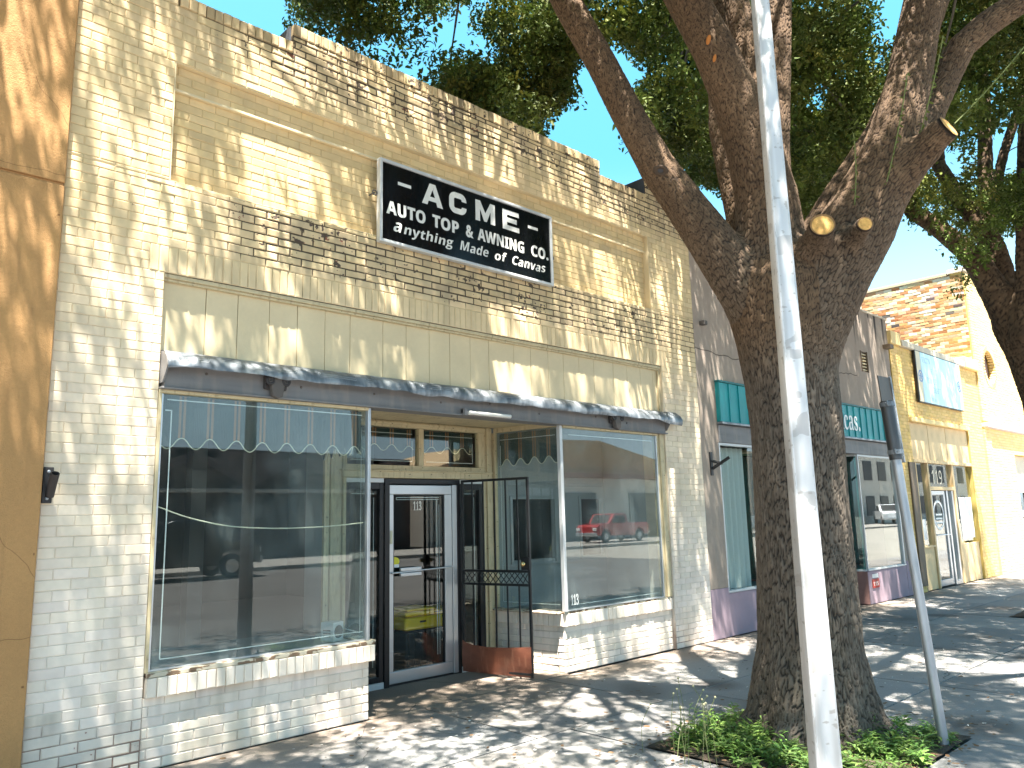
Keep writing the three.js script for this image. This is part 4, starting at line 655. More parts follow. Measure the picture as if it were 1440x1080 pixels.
// ---------------------------------------------------------------- the yellow shop with the white sign board
{
  const b = thing('yellow_shop', 'low yellow brick shop with a white sign board and glass door', 'building', [0, 0, 0]), R = rng(33), F = frame([0, 0, 0]);
  const x0 = 14.303, x1 = 19.49;
  mesh('wall', [bx(x0, x1, 3.32, 4.74, -0.35, -0.006, 0), bx(x0, 14.92, 0, 3.32, -0.35, -0.006, 0), bx(18.42, x1, 0, 3.32, -0.35, -0.006, 0)], M.yellowJoint, b);
  veneer('brick', b, F, [[x0, x1, 3.36, 4.74, 0], [x0, 14.92, 0, 3.36, 0], [18.42, x1, 0, 3.36, 0]], 0.0675, 0.21, M.yellowBrick, () => { const t = 0.88 + R() * 0.2; return [t, t * (0.97 + R() * 0.04), t * (0.85 + R() * 0.2)]; }, R);
  mesh('coping', [bx(14.80, 18.55, 4.742, 4.88, -0.38, 0.07, 0.02)], M.copingStone, b);
  for (const q of [bx(x0, 14.797, 4.742, 5.0, -0.38, 0.05, 0.012), bx(18.553, x1, 4.742, 5.0, -0.38, 0.09, 0.012)]) mesh('coping', q, M.yellowTrim, b);
  mesh('roof', bx(x0, x1, 4.3, 4.45, -13, -0.36, 0), M.tar, b);
  mesh('room', [bx(x0, x0 + 0.15, 0, 4.6, -13, -0.36, 0), bx(x1 - 0.15, x1, 0, 4.6, -13, -0.36, 0), bx(x0 + 0.15, x1 - 0.15, 0, 4.3, -13, -12.8, 0), bx(x0 + 0.15, x1 - 0.15, 2.9, 3.0, -12.8, -0.36, 0), bx(x0 + 0.15, x1 - 0.15, -0.05, 0.003, -12.8, -0.35, 0)], M.interior, b);
  mesh('lintel', [bx(14.93, 18.41, 3.26, 3.355, -0.1, 0.05, 0.01)], M.yellowTrim, b);
  for (const [a, c] of [[14.93, 15.95], [15.97, 17.0], [17.02, 18.41]]) mesh('fascia_board', bx(a, c, 2.53, 3.255, -0.12, -0.04, 0.005), M.tanPanel, b);
  mesh('head_trim', bx(14.93, 18.41, 2.46, 2.525, -0.14, 0.0, 0.006), M.tanPanel, b);
  mesh('pier_shade_strip', [bx(14.60, 14.90, 0.12, 2.45, -0.001, 0.03, 0.004), bx(14.925, 14.99, 0.0, 2.455, -0.14, -0.01, 0.004)], M.brownTrim, b);  // shade on the side of the pier, put in as brown strips
  for (const q of [bx(15.0, 15.66, 0, 0.80, -0.14, -0.05, 0.006), bx(17.44, 18.41, 0, 0.80, -0.14, -0.05, 0.006)]) mesh('low_panel', q, M.tanPanel, b);
  mesh('door_jamb', [bx(15.665, 15.74, 0, 2.455, -0.14, -0.02, 0.005), bx(17.10, 17.20, 0, 2.455, -0.14, -0.02, 0.005), bx(15.745, 17.095, 1.92, 1.99, -0.14, -0.02, 0.006), bx(15.0, 15.66, 0.803, 0.84, -0.14, -0.02, 0.004), bx(17.205, 17.44, 0, 0.84, -0.14, -0.04, 0.004), bx(14.995, 15.03, 0.84, 2.455, -0.1, 0.0, 0.004)], M.tanPanel, b);
  const pn = (a, c, d, e) => { const w = sub(b, 'window'); mesh('pane', bx(a, c, d, e, -0.086, -0.08, 0), M.glass, w); return w; };
  pn(15.035, 15.66, 0.845, 2.455); pn(15.745, 17.095, 1.995, 2.455); pn(17.205, 18.40, 0.845, 2.455);
  { const t = canvasTex(256, 128, (c) => { c.fillStyle = '#f0e2c6'; c.textAlign = 'center'; c.textBaseline = 'middle'; c.font = '112px sans-serif'; c.save(); c.translate(136, 68); c.scale(0.9, 1.05); c.fillText('119', 0, 0); c.restore(); c.beginPath(); c.arc(18, 58, 13, 0, 7); c.fillStyle = '#c6a870'; c.fill(); }); mesh('house_number', new THREE.PlaneGeometry(0.95, 0.42).translate(16.30, 2.2, -0.078), mat(null, 0.5, { map: t, transparent: true, alphaTest: 0.4 }), b, true); }
  const d = sub(b, 'door');
  mesh('leaf', [bx(15.80, 15.88, 0.02, 1.91, -0.11, -0.06, 0.004), bx(16.52, 16.62, 0.02, 1.91, -0.11, -0.06, 0.004), bx(15.88, 16.52, 0.02, 0.14, -0.11, -0.06, 0.004), bx(15.88, 16.52, 1.83, 1.91, -0.11, -0.06, 0.004), bx(16.66, 16.74, 0, 1.915, -0.12, -0.04, 0.004), bx(16.98, 17.08, 0, 1.915, -0.12, -0.04, 0.004), bx(16.74, 16.98, 0, 0.08, -0.12, -0.04, 0.004)], M.aluminium, d);
  mesh('pane', [bx(15.885, 16.515, 0.145, 1.825, -0.088, -0.082, 0), bx(16.745, 16.975, 0.085, 1.9, -0.088, -0.082, 0)], M.glass, d);
  mesh('push_bar', rod([15.82, 1.02, -0.03], [16.6, 1.02, -0.03], 0.012), M.aluminium, d);
  { const q = []; for (const [y, r] of [[1.42, 0.30]]) q.push(new THREE.RingGeometry(r - 0.05, r, 32).translate(16.2, y, -0.079)); for (const y of [1.25, 1.33, 1.41]) q.push(bx(16.02, 16.38, y, y + 0.035, -0.081, -0.079, 0)); mesh('decal', q, M.stripe, d); }
  for (const q of [bx(15.12, 15.42, 0.95, 1.35, -0.079, -0.077, 0), bx(17.5, 18.3, 0.90, 1.78, -0.079, -0.077, 0)]) mesh('notice', q, M.white, b);
  // sign board
  const s = thing('sign_board', 'white sign board with faded blue lettering and two round emblems on the yellow shop', 'sign', [16.76, 4.215, 0.0]);
  const t = canvasTex(1024, 420, (c, w, h) => {
    c.fillStyle = '#eef3f0'; c.fillRect(0, 0, w, h); c.fillStyle = '#d9c49a'; c.fillRect(0, 0, 90, h); c.fillRect(w - 60, 0, 60, h); c.fillStyle = '#c3e4ea'; c.fillRect(90, 0, w - 150, h); c.fillStyle = '#5f8fae'; c.fillRect(92, 0, 7, h);
    c.fillStyle = '#7d9fc4'; c.textBaseline = 'middle'; const T2 = (txt, x, y, px) => { c.font = `${px}px serif`; c.fillText(txt, x, y); };
    T2('VICTN', 120, 60, 62); T2('R AT', 300, 142, 62); T2('CONCE', 190, 226, 66); T2('CRAFT', 290, 300, 66); T2('GENERAL', 220, 384, 36);
    for (const x of [66, w - 62]) { c.strokeStyle = '#5570a8'; c.lineWidth = 13; c.beginPath(); c.arc(x, 205, 44, 0, 7); c.stroke(); c.lineWidth = 7; for (let k = 0; k < 6; k++) { c.beginPath(); c.moveTo(x, 205); c.lineTo(x + 42 * Math.cos(k * 1.047), 205 + 42 * Math.sin(k * 1.047)); c.stroke(); } c.beginPath(); c.arc(x, 205, 20, 0, 7); c.stroke(); }
  });
  mesh('board', bx(-1.35, 1.35, -0.54, 0.54, 0.02, 0.07, 0.004), M.black, s);
  mesh('sign_face', new THREE.PlaneGeometry(2.66, 1.04).translate(0.015, 0, 0.0715), mat(null, 0.35, { map: t }), s, true);
}
// ---------------------------------------------------------------- the taller yellow building with the round window
{
  const b = thing('gabled_building', 'tall yellow brick building with a round window and bare orange brick side wall', 'building', [0, 0, 0]), R = rng(44), F = frame([0, 0, 0]);
  const x0 = 19.5, x1 = 30;
  const circle = (g) => g;
  mesh('wall', [bx(x0 + 0.006, 21.88, 0, 4.5, -0.3, -0.006, 0), bx(21.88, x1, 2.85, 4.5, -0.3, -0.006, 0), bx(25.5, x1, 0, 2.85, -0.3, -0.006, 0), bx(x0 + 0.006, 20.22, 4.5, 5.5, -0.3, -0.006, 0), bx(21.18, x1, 4.5, 5.5, -0.3, -0.006, 0), bx(x0 + 0.006, x1, 5.5, 7.25, -0.3, -0.006, 0)], M.yellowJoint, b);
  const pale = () => { const t = 0.98 + R() * 0.16; return [t * 1.02, t * (1.04 + R() * 0.05), t * (1.1 + R() * 0.3)]; };
  veneer('brick', b, F, [[19.95, 21.88, 0, 3.42, 0], [21.88, x1, 2.85, 3.42, 0], [25.5, x1, 0, 2.85, 0], [19.95, 20.22, 3.52, 5.5, 0], [21.18, x1, 3.52, 5.5, 0], [20.22, 21.18, 3.52, 4.5, 0], [19.95, x1, 5.5, 7.25, 0]], 0.0675, 0.21, M.yellowBrick, pale, R);
  // corner pier with toothed edges
  { const B = new Bricks(); for (let j = 0; j < 107; j++) { const y = j * 0.0675; if (y > 3.40 && y < 3.53) continue; const o = j % 2 ? 0.03 : 0; B.add(F, x0 + 0.01, 19.72, y + 0.003, y + 0.0645, 0.04, R, pale(), 0.05, 0.006, 0.002); B.add(F, 19.726, 19.93 + o, y + 0.003, y + 0.0645, 0.04, R, pale(), 0.05, 0.006, 0.002); } const o = mesh('pier_brick', B.geo(), M.yellowBrick, b, true); o.userData.kind = 'stuff'; }
  // ring of bricks and the recessed round opening
  { const c = V3(20.70, 5.0, 0), ring = []; for (let k = 0; k < 36; k++) { const a = k / 36 * 2 * Math.PI; ring.push(bx(-0.025, 0.025, 0, 0.11, -0.12, 0.012, 0.005).translate(0, 0.42, 0).rotateZ(a).translate(c.x, c.y, 0)); }
    const sh = new THREE.Shape([[-0.48, -0.5], [0.48, -0.5], [0.48, 0.5], [-0.48, 0.5]].map((p) => new THREE.Vector2(...p))); const ho = new THREE.Path(); ho.absarc(0, 0, 0.53, 0, 7, true);
    const h2 = new THREE.Path(); h2.absarc(0, 0, 0.47, 0, Math.PI * 2, true); sh.holes.push(h2); const surround = new THREE.ExtrudeGeometry(sh, { depth: 0.1, bevelEnabled: false, curveSegments: 32 }).translate(c.x, c.y, -0.104);
    mesh('surround', surround, M.yellowTrim, b); mesh('ring_brick', ring, M.yellowTrim, b); mesh('round_window', [new THREE.CircleGeometry(0.5, 32).translate(c.x, c.y, -0.16)], mat([0.30, 0.21, 0.19], 0.8), b); mesh('round_window_bar', [bx(c.x - 0.02, c.x + 0.02, c.y - 0.45, c.y + 0.45, -0.158, -0.13, 0.003)], M.brownTrim, b); }
  mesh('band_course', bx(x0, x1, 3.42, 3.515, -0.1, 0.12, 0.012), blotched([0.52, 0.47, 0.50], 0.1, 1, 641), b);
  mesh('coping', bx(x0 - 0.03, x1, 7.25, 7.36, -0.36, 0.06, 0.015), M.copingStone, b);
  const dr = sub(b, 'shopfront'); mesh('head_panel', bx(21.89, 25.49, 2.02, 2.845, -0.22, -0.12, 0.006), M.copingStone, dr); mesh('rail', bx(21.89, 25.49, 1.9, 2.015, -0.22, -0.09, 0.006), M.white, dr); mesh('frame', [bx(21.89, 21.97, 0, 1.9, -0.22, -0.1, 0.005), bx(23.0, 23.08, 0, 1.9, -0.2, -0.12, 0.005), bx(24.2, 24.28, 0, 1.9, -0.2, -0.12, 0.005)], M.brownTrim, dr); mesh('pane', bx(21.97, 25.48, 0.1, 1.9, -0.166, -0.16, 0), M.glass, dr);
  mesh('room', [bx(x0 + 0.3, x1, 0, 0.05, -14, -0.3, 0), bx(x0 + 0.3, x1, 0.05, 7.0, -14.2, -14, 0), bx(x0 + 0.3, x1, 3.0, 3.1, -14, -0.3, 0), bx(x1 - 0.2, x1, 0.05, 3, -14, -0.3, 0)], M.interior, b);
  mesh('roof', bx(x0 + 0.3, x1, 6.4, 6.55, -14, -0.3, 0), M.tar, b);
  // bare side wall, old orange brick with pale mortar and patches of worn paint
  mesh('side_wall', bx(x0 + 0.0065, x0 + 0.29, 0, 7.22, -14.2, -0.305, 0), M.oldJoint, b);
  const FS = frame([x0, 0, -14.2], 0, 1, [0, 0]);
  veneer('side_brick', b, FS, [[0, 14.17, 4.3, 7.22, 0]], 0.0735, 0.2, M.oldBrick, (u, v) => { const n = fbm(u * 0.8, v * 1.6, 3, 651), r = R(); let c = r < 0.40 + (n - 0.5) * 0.5 ? mix3([0.46, 0.18, 0.06], [0.64, 0.34, 0.14], R()) : r < 0.72 ? mix3([0.60, 0.40, 0.19], [0.66, 0.50, 0.30], R()) : mix3([0.70, 0.60, 0.42], [0.78, 0.70, 0.52], R()); if (R() < 0.04) c = [0.13, 0.10, 0.09]; return c.map((q) => q * (0.72 + 0.2 * R())); }, R, 0.003);
  mesh('side_coping', bx(x0 - 0.02, x0 + 0.3, 7.225, 7.30, -9.5, -0.37, 0.01), M.oldJoint, b);
}
// ---------------------------------------------------------------- light pole, sign post
{
  const p = thing('light_pole', 'pale grey square tapering steel pole in front of the oak trunk', 'pole', [3.06, 0.0, 3.55], Math.PI / 4 + 0.02);
  const s = (y) => 0.0715 - 0.0051 * y, H = 8.2, g = [];
  // shaft: square with rounded corners, tapering
  const n = 4, ring = [], cr = 0.016; for (let k = 0; k < 4; k++) for (let q = 0; q <= n; q++) { const a = k * Math.PI / 2 + q / n * Math.PI / 2; ring.push([Math.cos(a) * cr, Math.sin(a) * cr, Math.sign(Math.cos(k * Math.PI / 2 + Math.PI / 4)), Math.sign(Math.sin(k * Math.PI / 2 + Math.PI / 4))]); }
  const rows = 40, pos = [], uv = [], idx = [], N = ring.length; let per = 0;
  for (let j = 0; j <= rows; j++) { const y = 0.012 + H * j / rows, h = s(y) - cr; for (let i = 0; i <= N; i++) { const r = ring[i % N]; pos.push(r[0] + r[2] * h, y, r[1] + r[3] * h); uv.push(i / N, y / 6); } }
  for (let j = 0; j < rows; j++) for (let i = 0; i < N; i++) { const a = j * (N + 1) + i, b = a + N + 1; idx.push(a, b, a + 1, a + 1, b, b + 1); }
  const sg = new THREE.BufferGeometry(); sg.setAttribute('position', new THREE.BufferAttribute(new Float32Array(pos), 3)); sg.setAttribute('uv', new THREE.BufferAttribute(new Float32Array(uv), 2)); sg.setIndex(idx); sg.computeVertexNormals();
  M.polePaint.map.repeat.set(1, 1); mesh('shaft', sg, M.polePaint, p, true);
  mesh('base_plate', bx(-0.16, 0.16, 0.0, 0.022, -0.16, 0.16, 0.004), M.polePaint, p);
  mesh('anchor_bolt', [[1, 1], [1, -1], [-1, 1], [-1, -1]].map(([a, b]) => new THREE.CylinderGeometry(0.014, 0.014, 0.07, 6).translate(a * 0.125, 0.05, b * 0.125)), M.zinc, p);
  mesh('seam', bar([0.0, 0.05, 0.0735], [0.0, 8, 0.0335], 0.004), M.polePaint, p);
  const arm = sub(p, 'lamp_arm'); mesh('arm', tube([[0, 8.1, 0], [0.3, 8.5, 0.3], [0.9, 8.75, 0.9], [1.4, 8.8, 1.4]], 0.03, 24, 8), M.polePaint, arm); mesh('lamp_head', bx(-0.14, 0.14, -0.05, 0.06, -0.32, 0.32, 0.05).rotateY(Math.PI / 4).translate(1.6, 8.8, 1.6), M.polePaint, arm);
}
{
  const p = thing('sign_post', 'slim galvanized pipe post with dark sleeve and clamps, sign plate seen almost edge on', 'sign post', [4.68, -0.02, 3.60]); p.rotation.set(-0.052, 0, 0.018);
  mesh('post', [rod([0, 0, 0], [0, 2.38, 0], 0.033, 16)], M.zinc, p);
  mesh('post_cap', new THREE.SphereGeometry(0.036, 14, 8).scale(1, 0.35, 1).translate(0, 2.38, 0), M.zinc, p);
  mesh('sleeve', [rod([0, 1.96, 0], [0, 2.39, 0], 0.046, 18)], M.pipeDark, p);
  for (const y of [2.365, 2.015]) mesh('clamp', [new THREE.CylinderGeometry(0.052, 0.052, 0.032, 20, 1, true).translate(0, y, 0), bx(-0.105, -0.04, y - 0.018, y + 0.018, -0.008, 0.004, 0.003), new THREE.CylinderGeometry(0.009, 0.009, 0.03, 8).rotateX(Math.PI / 2).translate(-0.085, y, 0), bx(0.03, 0.09, y - 0.016, y + 0.016, -0.02, 0.0, 0.003)].map((g) => g.rotateY(0.42)), M.galv, p);
  mesh('plate', [bx(-0.12, 0.12, 1.98, 2.60, -0.004, 0.004, 0.003)].map((g) => g.translate(0.165, 0, -0.052)), M.signBack, p);
  mesh('plate_rail', [bx(0.10, 0.122, 1.95, 2.61, -0.008, 0.012, 0.003)].map((g) => g.translate(0.165, 0, -0.052)), M.galv, p);
}
// ---------------------------------------------------------------- oak trees
// a tree as one smooth skin over tapering limbs, with bark plates raised on it
function limbField(limbs) {
  const segs = []; limbs.forEach((L, li) => { let s = 0; const rm = L.pts.reduce((a, p) => a + p[3], 0) / L.pts.length; let e1 = V3(1, 0, 0.2), prev = null;
    for (let i = 0; i + 1 < L.pts.length; i++) { const a = V3(...L.pts[i]), b = V3(...L.pts[i + 1]), d = b.clone().sub(a), len = d.length(); d.divideScalar(len); e1 = e1.clone().addScaledVector(d, -e1.dot(d)).normalize(); const e2 = d.clone().cross(e1);
      segs.push({ li, a, b, d, len, ra: L.pts[i][3], rb: L.pts[i + 1][3], s, e1, e2, rm, flare: L.flare && i === 0, cut: L.cut && i === L.pts.length - 2 }); s += len; } });
  return segs;
}
function skin(limbs, h, k, bark) {
  const segs = limbField(limbs), BS = 16, S = BS * h, key = (x, y, z) => ((x + 4096) * 8192 + (y + 4096)) * 8192 + (z + 4096);
  const dist = (q, x, y, z) => { const px = x - q.a.x, py = y - q.a.y, pz = z - q.a.z; let t = (px * q.d.x + py * q.d.y + pz * q.d.z) / q.len; t = t < 0 ? 0 : t > 1 ? 1 : t; const dx = px - t * q.len * q.d.x, dy = py - t * q.len * q.d.y, dz = pz - t * q.len * q.d.z; return Math.sqrt(dx * dx + dy * dy + dz * dz) - (q.ra + (q.rb - q.ra) * t); };
  const flute = (x, y, z) => 0; 
  const field = (rel, x, y, z) => { const best = field.best; best.clear(); for (const q of rel) { let d = dist(q, x, y, z); const o = best.get(q.li); if (o === undefined || d < o) best.set(q.li, d); } let r = 1e9; for (const d of best.values()) { const hh = Math.max(0, k - Math.abs(r - d)); r = Math.min(r, d) - hh * hh / (4 * k); }
    for (const q of rel) if (q.cut) { const c = (x - q.b.x) * q.d.x + (y - q.b.y) * q.d.y + (z - q.b.z) * q.d.z; if (c > 0 && c < 0.3 && dist(q, x, y, z) < 0.06) r = Math.max(r, c); } return r; };
  field.best = new Map();
  // blocks that the skin can pass through
  const blocks = new Map();
  for (const q of segs) { const r = Math.max(q.ra, q.rb) + 0.12, lo = [0, 1, 2].map((i) => Math.floor((Math.min(q.a.getComponent(i), q.b.getComponent(i)) - r) / S)), hi = [0, 1, 2].map((i) => Math.floor((Math.max(q.a.getComponent(i), q.b.getComponent(i)) + r) / S));
    for (let x = lo[0]; x <= hi[0]; x++) for (let y = lo[1]; y <= hi[1]; y++) for (let z = lo[2]; z <= hi[2]; z++) blocks.set(key(x, y, z), [x, y, z]); }
  const vid = new Map(), pos = [], idx = [], n = BS + 2, f = new Float32Array(n * n * n), rad = S * 0.87 + h * 2, all = new Map();
  const local = [];
  for (const [bxk, [X, Y, Z]] of blocks) {
    const cx = (X + 0.5) * S, cy = (Y + 0.5) * S, cz = (Z + 0.5) * S; const rel = []; let mind = 1e9;
    for (const q of segs) { const d = dist(q, cx, cy, cz); if (d < rad + k) rel.push(q); if (d < mind) mind = d; }
    if (!rel.length || mind > rad + k || mind < -rad - 0.35) continue;
    for (let i = 0; i < n; i++) for (let j = 0; j < n; j++) for (let l = 0; l < n; l++) f[(i * n + j) * n + l] = field(rel, X * S + (i - 1) * h, Y * S + (j - 1) * h, Z * S + (l - 1) * h);
    const cell = (i, j, l) => { // cell with low corner i, j, l in local grid
      const g = key(X * BS + i, Y * BS + j, Z * BS + l); let v = vid.get(g); if (v !== undefined) return v;
      let sx = 0, sy = 0, sz = 0, c = 0; const F = (a, b, d) => f[((i + a) * n + j + b) * n + l + d];
      for (let e = 0; e < 12; e++) { const ax = e >> 2, u = e & 1, w = (e >> 1) & 1, p0 = ax === 0 ? [0, u, w] : ax === 1 ? [u, 0, w] : [u, w, 0], p1 = p0.slice(); p1[ax] = 1; const f0 = F(...p0), f1 = F(...p1); if ((f0 < 0) !== (f1 < 0)) { const t = f0 / (f0 - f1); sx += p0[0] + (p1[0] - p0[0]) * t; sy += p0[1] + (p1[1] - p0[1]) * t; sz += p0[2] + (p1[2] - p0[2]) * t; c++; } }
      if (!c) return -1;
      v = pos.length / 3; pos.push(X * S + (i - 1 + sx / c) * h, Y * S + (j - 1 + sy / c) * h, Z * S + (l - 1 + sz / c) * h); vid.set(g, v); local.push(rel); return v;
    };
    for (let i = 1; i <= BS; i++) for (let j = 1; j <= BS; j++) for (let l = 1; l <= BS; l++) {
      const f0 = f[(i * n + j) * n + l];
      for (let ax = 0; ax < 3; ax++) { const f1 = f[((i + (ax === 0)) * n + j + (ax === 1)) * n + l + (ax === 2)]; if ((f0 < 0) === (f1 < 0)) continue;
        const c = ax === 0 ? [[i, j - 1, l - 1], [i, j, l - 1], [i, j, l], [i, j - 1, l]] : ax === 1 ? [[i - 1, j, l - 1], [i - 1, j, l], [i, j, l], [i, j, l - 1]] : [[i - 1, j - 1, l], [i, j - 1, l], [i, j, l], [i - 1, j, l]];
        const v = c.map((q) => cell(...q)); if (v.some((q) => q < 0)) continue; if (f0 < 0) idx.push(v[0], v[1], v[2], v[0], v[2], v[3]); else idx.push(v[0], v[2], v[1], v[0], v[3], v[2]); } }
  }
  const g = new THREE.BufferGeometry(); g.setAttribute('position', new THREE.BufferAttribute(new Float32Array(pos), 3)); g.setIndex(idx); g.computeVertexNormals();
  const p = g.attributes.position, nn = g.attributes.normal, col = new Float32Array(p.count * 3);
  for (let i = 0; i < p.count; i++) {
    const x = p.getX(i), y = p.getY(i), z = p.getZ(i); let q = null, bd = 1e9; for (const s of local[i]) { const d = dist(s, x, y, z); if (d < bd) { bd = d; q = s; } }
    const px = x - q.a.x, py = y - q.a.y, pz = z - q.a.z, along = px * q.d.x + py * q.d.y + pz * q.d.z, th = Math.atan2(px * q.e2.x + py * q.e2.y + pz * q.e2.z, px * q.e1.x + py * q.e1.y + pz * q.e1.z), s = q.s + along;
    const B = bark(q, x, y, z); const nc = Math.max(5, Math.round(2 * Math.PI * q.rm / B.w)); let u = (th / (2 * Math.PI) + 0.5) * nc, v = s / B.h + q.li * 17.3;
    u += 0.9 * (fbm(s * 5.5 + q.li * 9 + Math.cos(th) * 0.9, Math.sin(th) * 1.3, 3, 701) - 0.5) + 0.5 * (vnoise(s * 24 + Math.cos(th) * 4, Math.sin(th) * 5, 711) - 0.5); v += 1.3 * (vnoise(Math.cos(th) * nc * 0.11 + q.li, v * 0.8 + Math.sin(th) * nc * 0.11, 721) - 0.5);
    // plates: distance to the two nearest cell centres
    let d1 = 9, d2 = 9, id = 0; const iu = Math.floor(u), iv = Math.floor(v);
    for (let a = -1; a <= 1; a++) for (let b = -1; b <= 1; b++) { const cu = iu + a, cv = iv + b, wu = ((cu % nc) + nc) % nc, hx = cu + 0.15 + 0.7 * hash2(wu, cv, q.li), hy = cv + 0.15 + 0.7 * hash2(wu, cv, q.li + 50), dd = Math.hypot((u - hx), (v - hy) * 0.8); if (dd < d1) { d2 = d1; d1 = dd; id = hash2(wu, cv, 77); } else if (dd < d2) d2 = dd; }
    const wide = 0.10 + 0.20 * fbm(s * 2.1 + Math.cos(th), Math.sin(th) * 1.2 + q.li, 2, 751), plate = sstep(0.0, wide, d2 - d1), fine = fbm((x - z) * 120, s * 26 + q.li * 5, 2, 731), big = fbm(x * 3, y * 2 + z * 3, 3, 741);
    if (q.cut && (x - q.b.x) * q.d.x + (y - q.b.y) * q.d.y + (z - q.b.z) * q.d.z > -0.012) { col.set(B.dark.map((c) => c * 1.5), i * 3); continue; }
    const dep = B.depth * (plate - 0.65) + B.depth * 0.35 * (fine - 0.5) + B.depth * 0.4 * (id - 0.5) * plate;
    p.setXYZ(i, x + nn.getX(i) * dep, y + nn.getY(i) * dep, z + nn.getZ(i) * dep);
    let c = mix3(B.dark, mix3(B.mid, B.pale, clamp(0.1 + 0.55 * id + 0.7 * (fine - 0.5))), 0.06 + 0.94 * plate * (0.75 + 0.25 * fine)); c = c.map((r) => r * (0.72 + 0.56 * big)); col.set(c, i * 3);
  }
  g.setAttribute('color', new THREE.BufferAttribute(col, 3)); g.computeVertexNormals(); return g;
}
const L = (pts, o = {}) => ({ pts, ...o });
// one spray of oak leaves: a bent twig with small oval leaves folded along the midrib
function spray(seed, n, len, wid, reach) {
  const R = rng(seed), P = [], Nn = [], tri = (a, b, c) => P.push(...a, ...b, ...c);
  for (let k = 0; k < n; k++) {
    const t = (k + R()) / n, a = R() * 6.283, rr = reach * (0.15 + 0.5 * R()) * (1 - 0.3 * t), o = V3(Math.cos(a) * rr, (R() - 0.5) * reach * 0.7, Math.sin(a) * rr).add(V3(reach * (t - 0.4) * 1.2, -0.25 * reach * t * t, 0));
    const q = new THREE.Quaternion().setFromEuler(new THREE.Euler((R() - 0.5) * 1.9, R() * 6.283, (R() - 0.5) * 1.9)), s = 0.75 + R() * 0.55, Lx = len * s, W = wid * s * 0.5, f = W * 0.35;
    const pt = (x, y, z) => { const v = V3(x, y, z).applyQuaternion(q).add(o); return [v.x, v.y, v.z]; };
    const b = pt(0, 0, 0), e = pt(Lx, -f, 0), m = pt(Lx * 0.5, -f * 0.4, 0), l1 = pt(Lx * 0.3, f, W), l2 = pt(Lx * 0.72, f * 0.6, W * 0.8), r1 = pt(Lx * 0.3, f, -W), r2 = pt(Lx * 0.72, f * 0.6, -W * 0.8);
    tri(b, l1, m); tri(l1, l2, m); tri(l2, e, m); tri(b, m, r1); tri(r1, m, r2); tri(r2, m, e);
  }
  const g = new THREE.BufferGeometry(); g.setAttribute('position', new THREE.BufferAttribute(new Float32Array(P), 3)); g.computeVertexNormals(); return g;
}
const sprays = [spray(1, 26, 0.070, 0.031, 0.22), spray(2, 26, 0.064, 0.029, 0.24)];
const eye = camera.position;
// places where leaves may not hang: open air seen below the crowns, and the gaps of sky between the limbs
const gaps = [[0.683, 0.444, -0.580, 0.9985], [0.674, 0.510, -0.535, 0.9994], [0.619, 0.473, -0.626, 0.9998], [0.796, 0.349, -0.495, 0.9992], [0.819, 0.456, -0.348, 0.9998], [0.887, 0.300, -0.352, 0.9982], [0.912, 0.262, -0.316, 0.9985], [0.895, 0.370, -0.248, 0.9995], [0.822, 0.514, -0.246, 0.9996], [0.745, 0.393, -0.540, 0.9992], [0.910, 0.365, -0.198, 0.9999], [0.941, 0.268, -0.207, 0.9998]];
function open(x, y, z, r = 0) {
  const dx = x - eye.x, dz = z - eye.z, dist = Math.hypot(dx, dz), el = Math.atan2(y - eye.y, dist), az = Math.atan2(dx, -dz);
  if (dz > 0 && dx < 0.5) return false;
  if (el - r / dist > 0.66 || az < 0.10 - r / dist) return false; // overhead or beside the street view: anything may hang there
  if (dist < 8.2) return true;
  if (az < 0.47) return true;
  if (z > -0.2 && z < 5.6 && x < 7.6 && y < eye.y + 0.752 * (5.7 - z)) return true;
  if (y < 5.0 || (az > 1.1 && el < 0.235)) return true;
  for (const g of gaps) { const vx = x - eye.x, vy = y - eye.y, vz = z - eye.z, m = Math.hypot(vx, vy, vz); if ((vx * g[0] + vy * g[1] + vz * g[2]) / m > g[3]) return true; }
  return false;
}
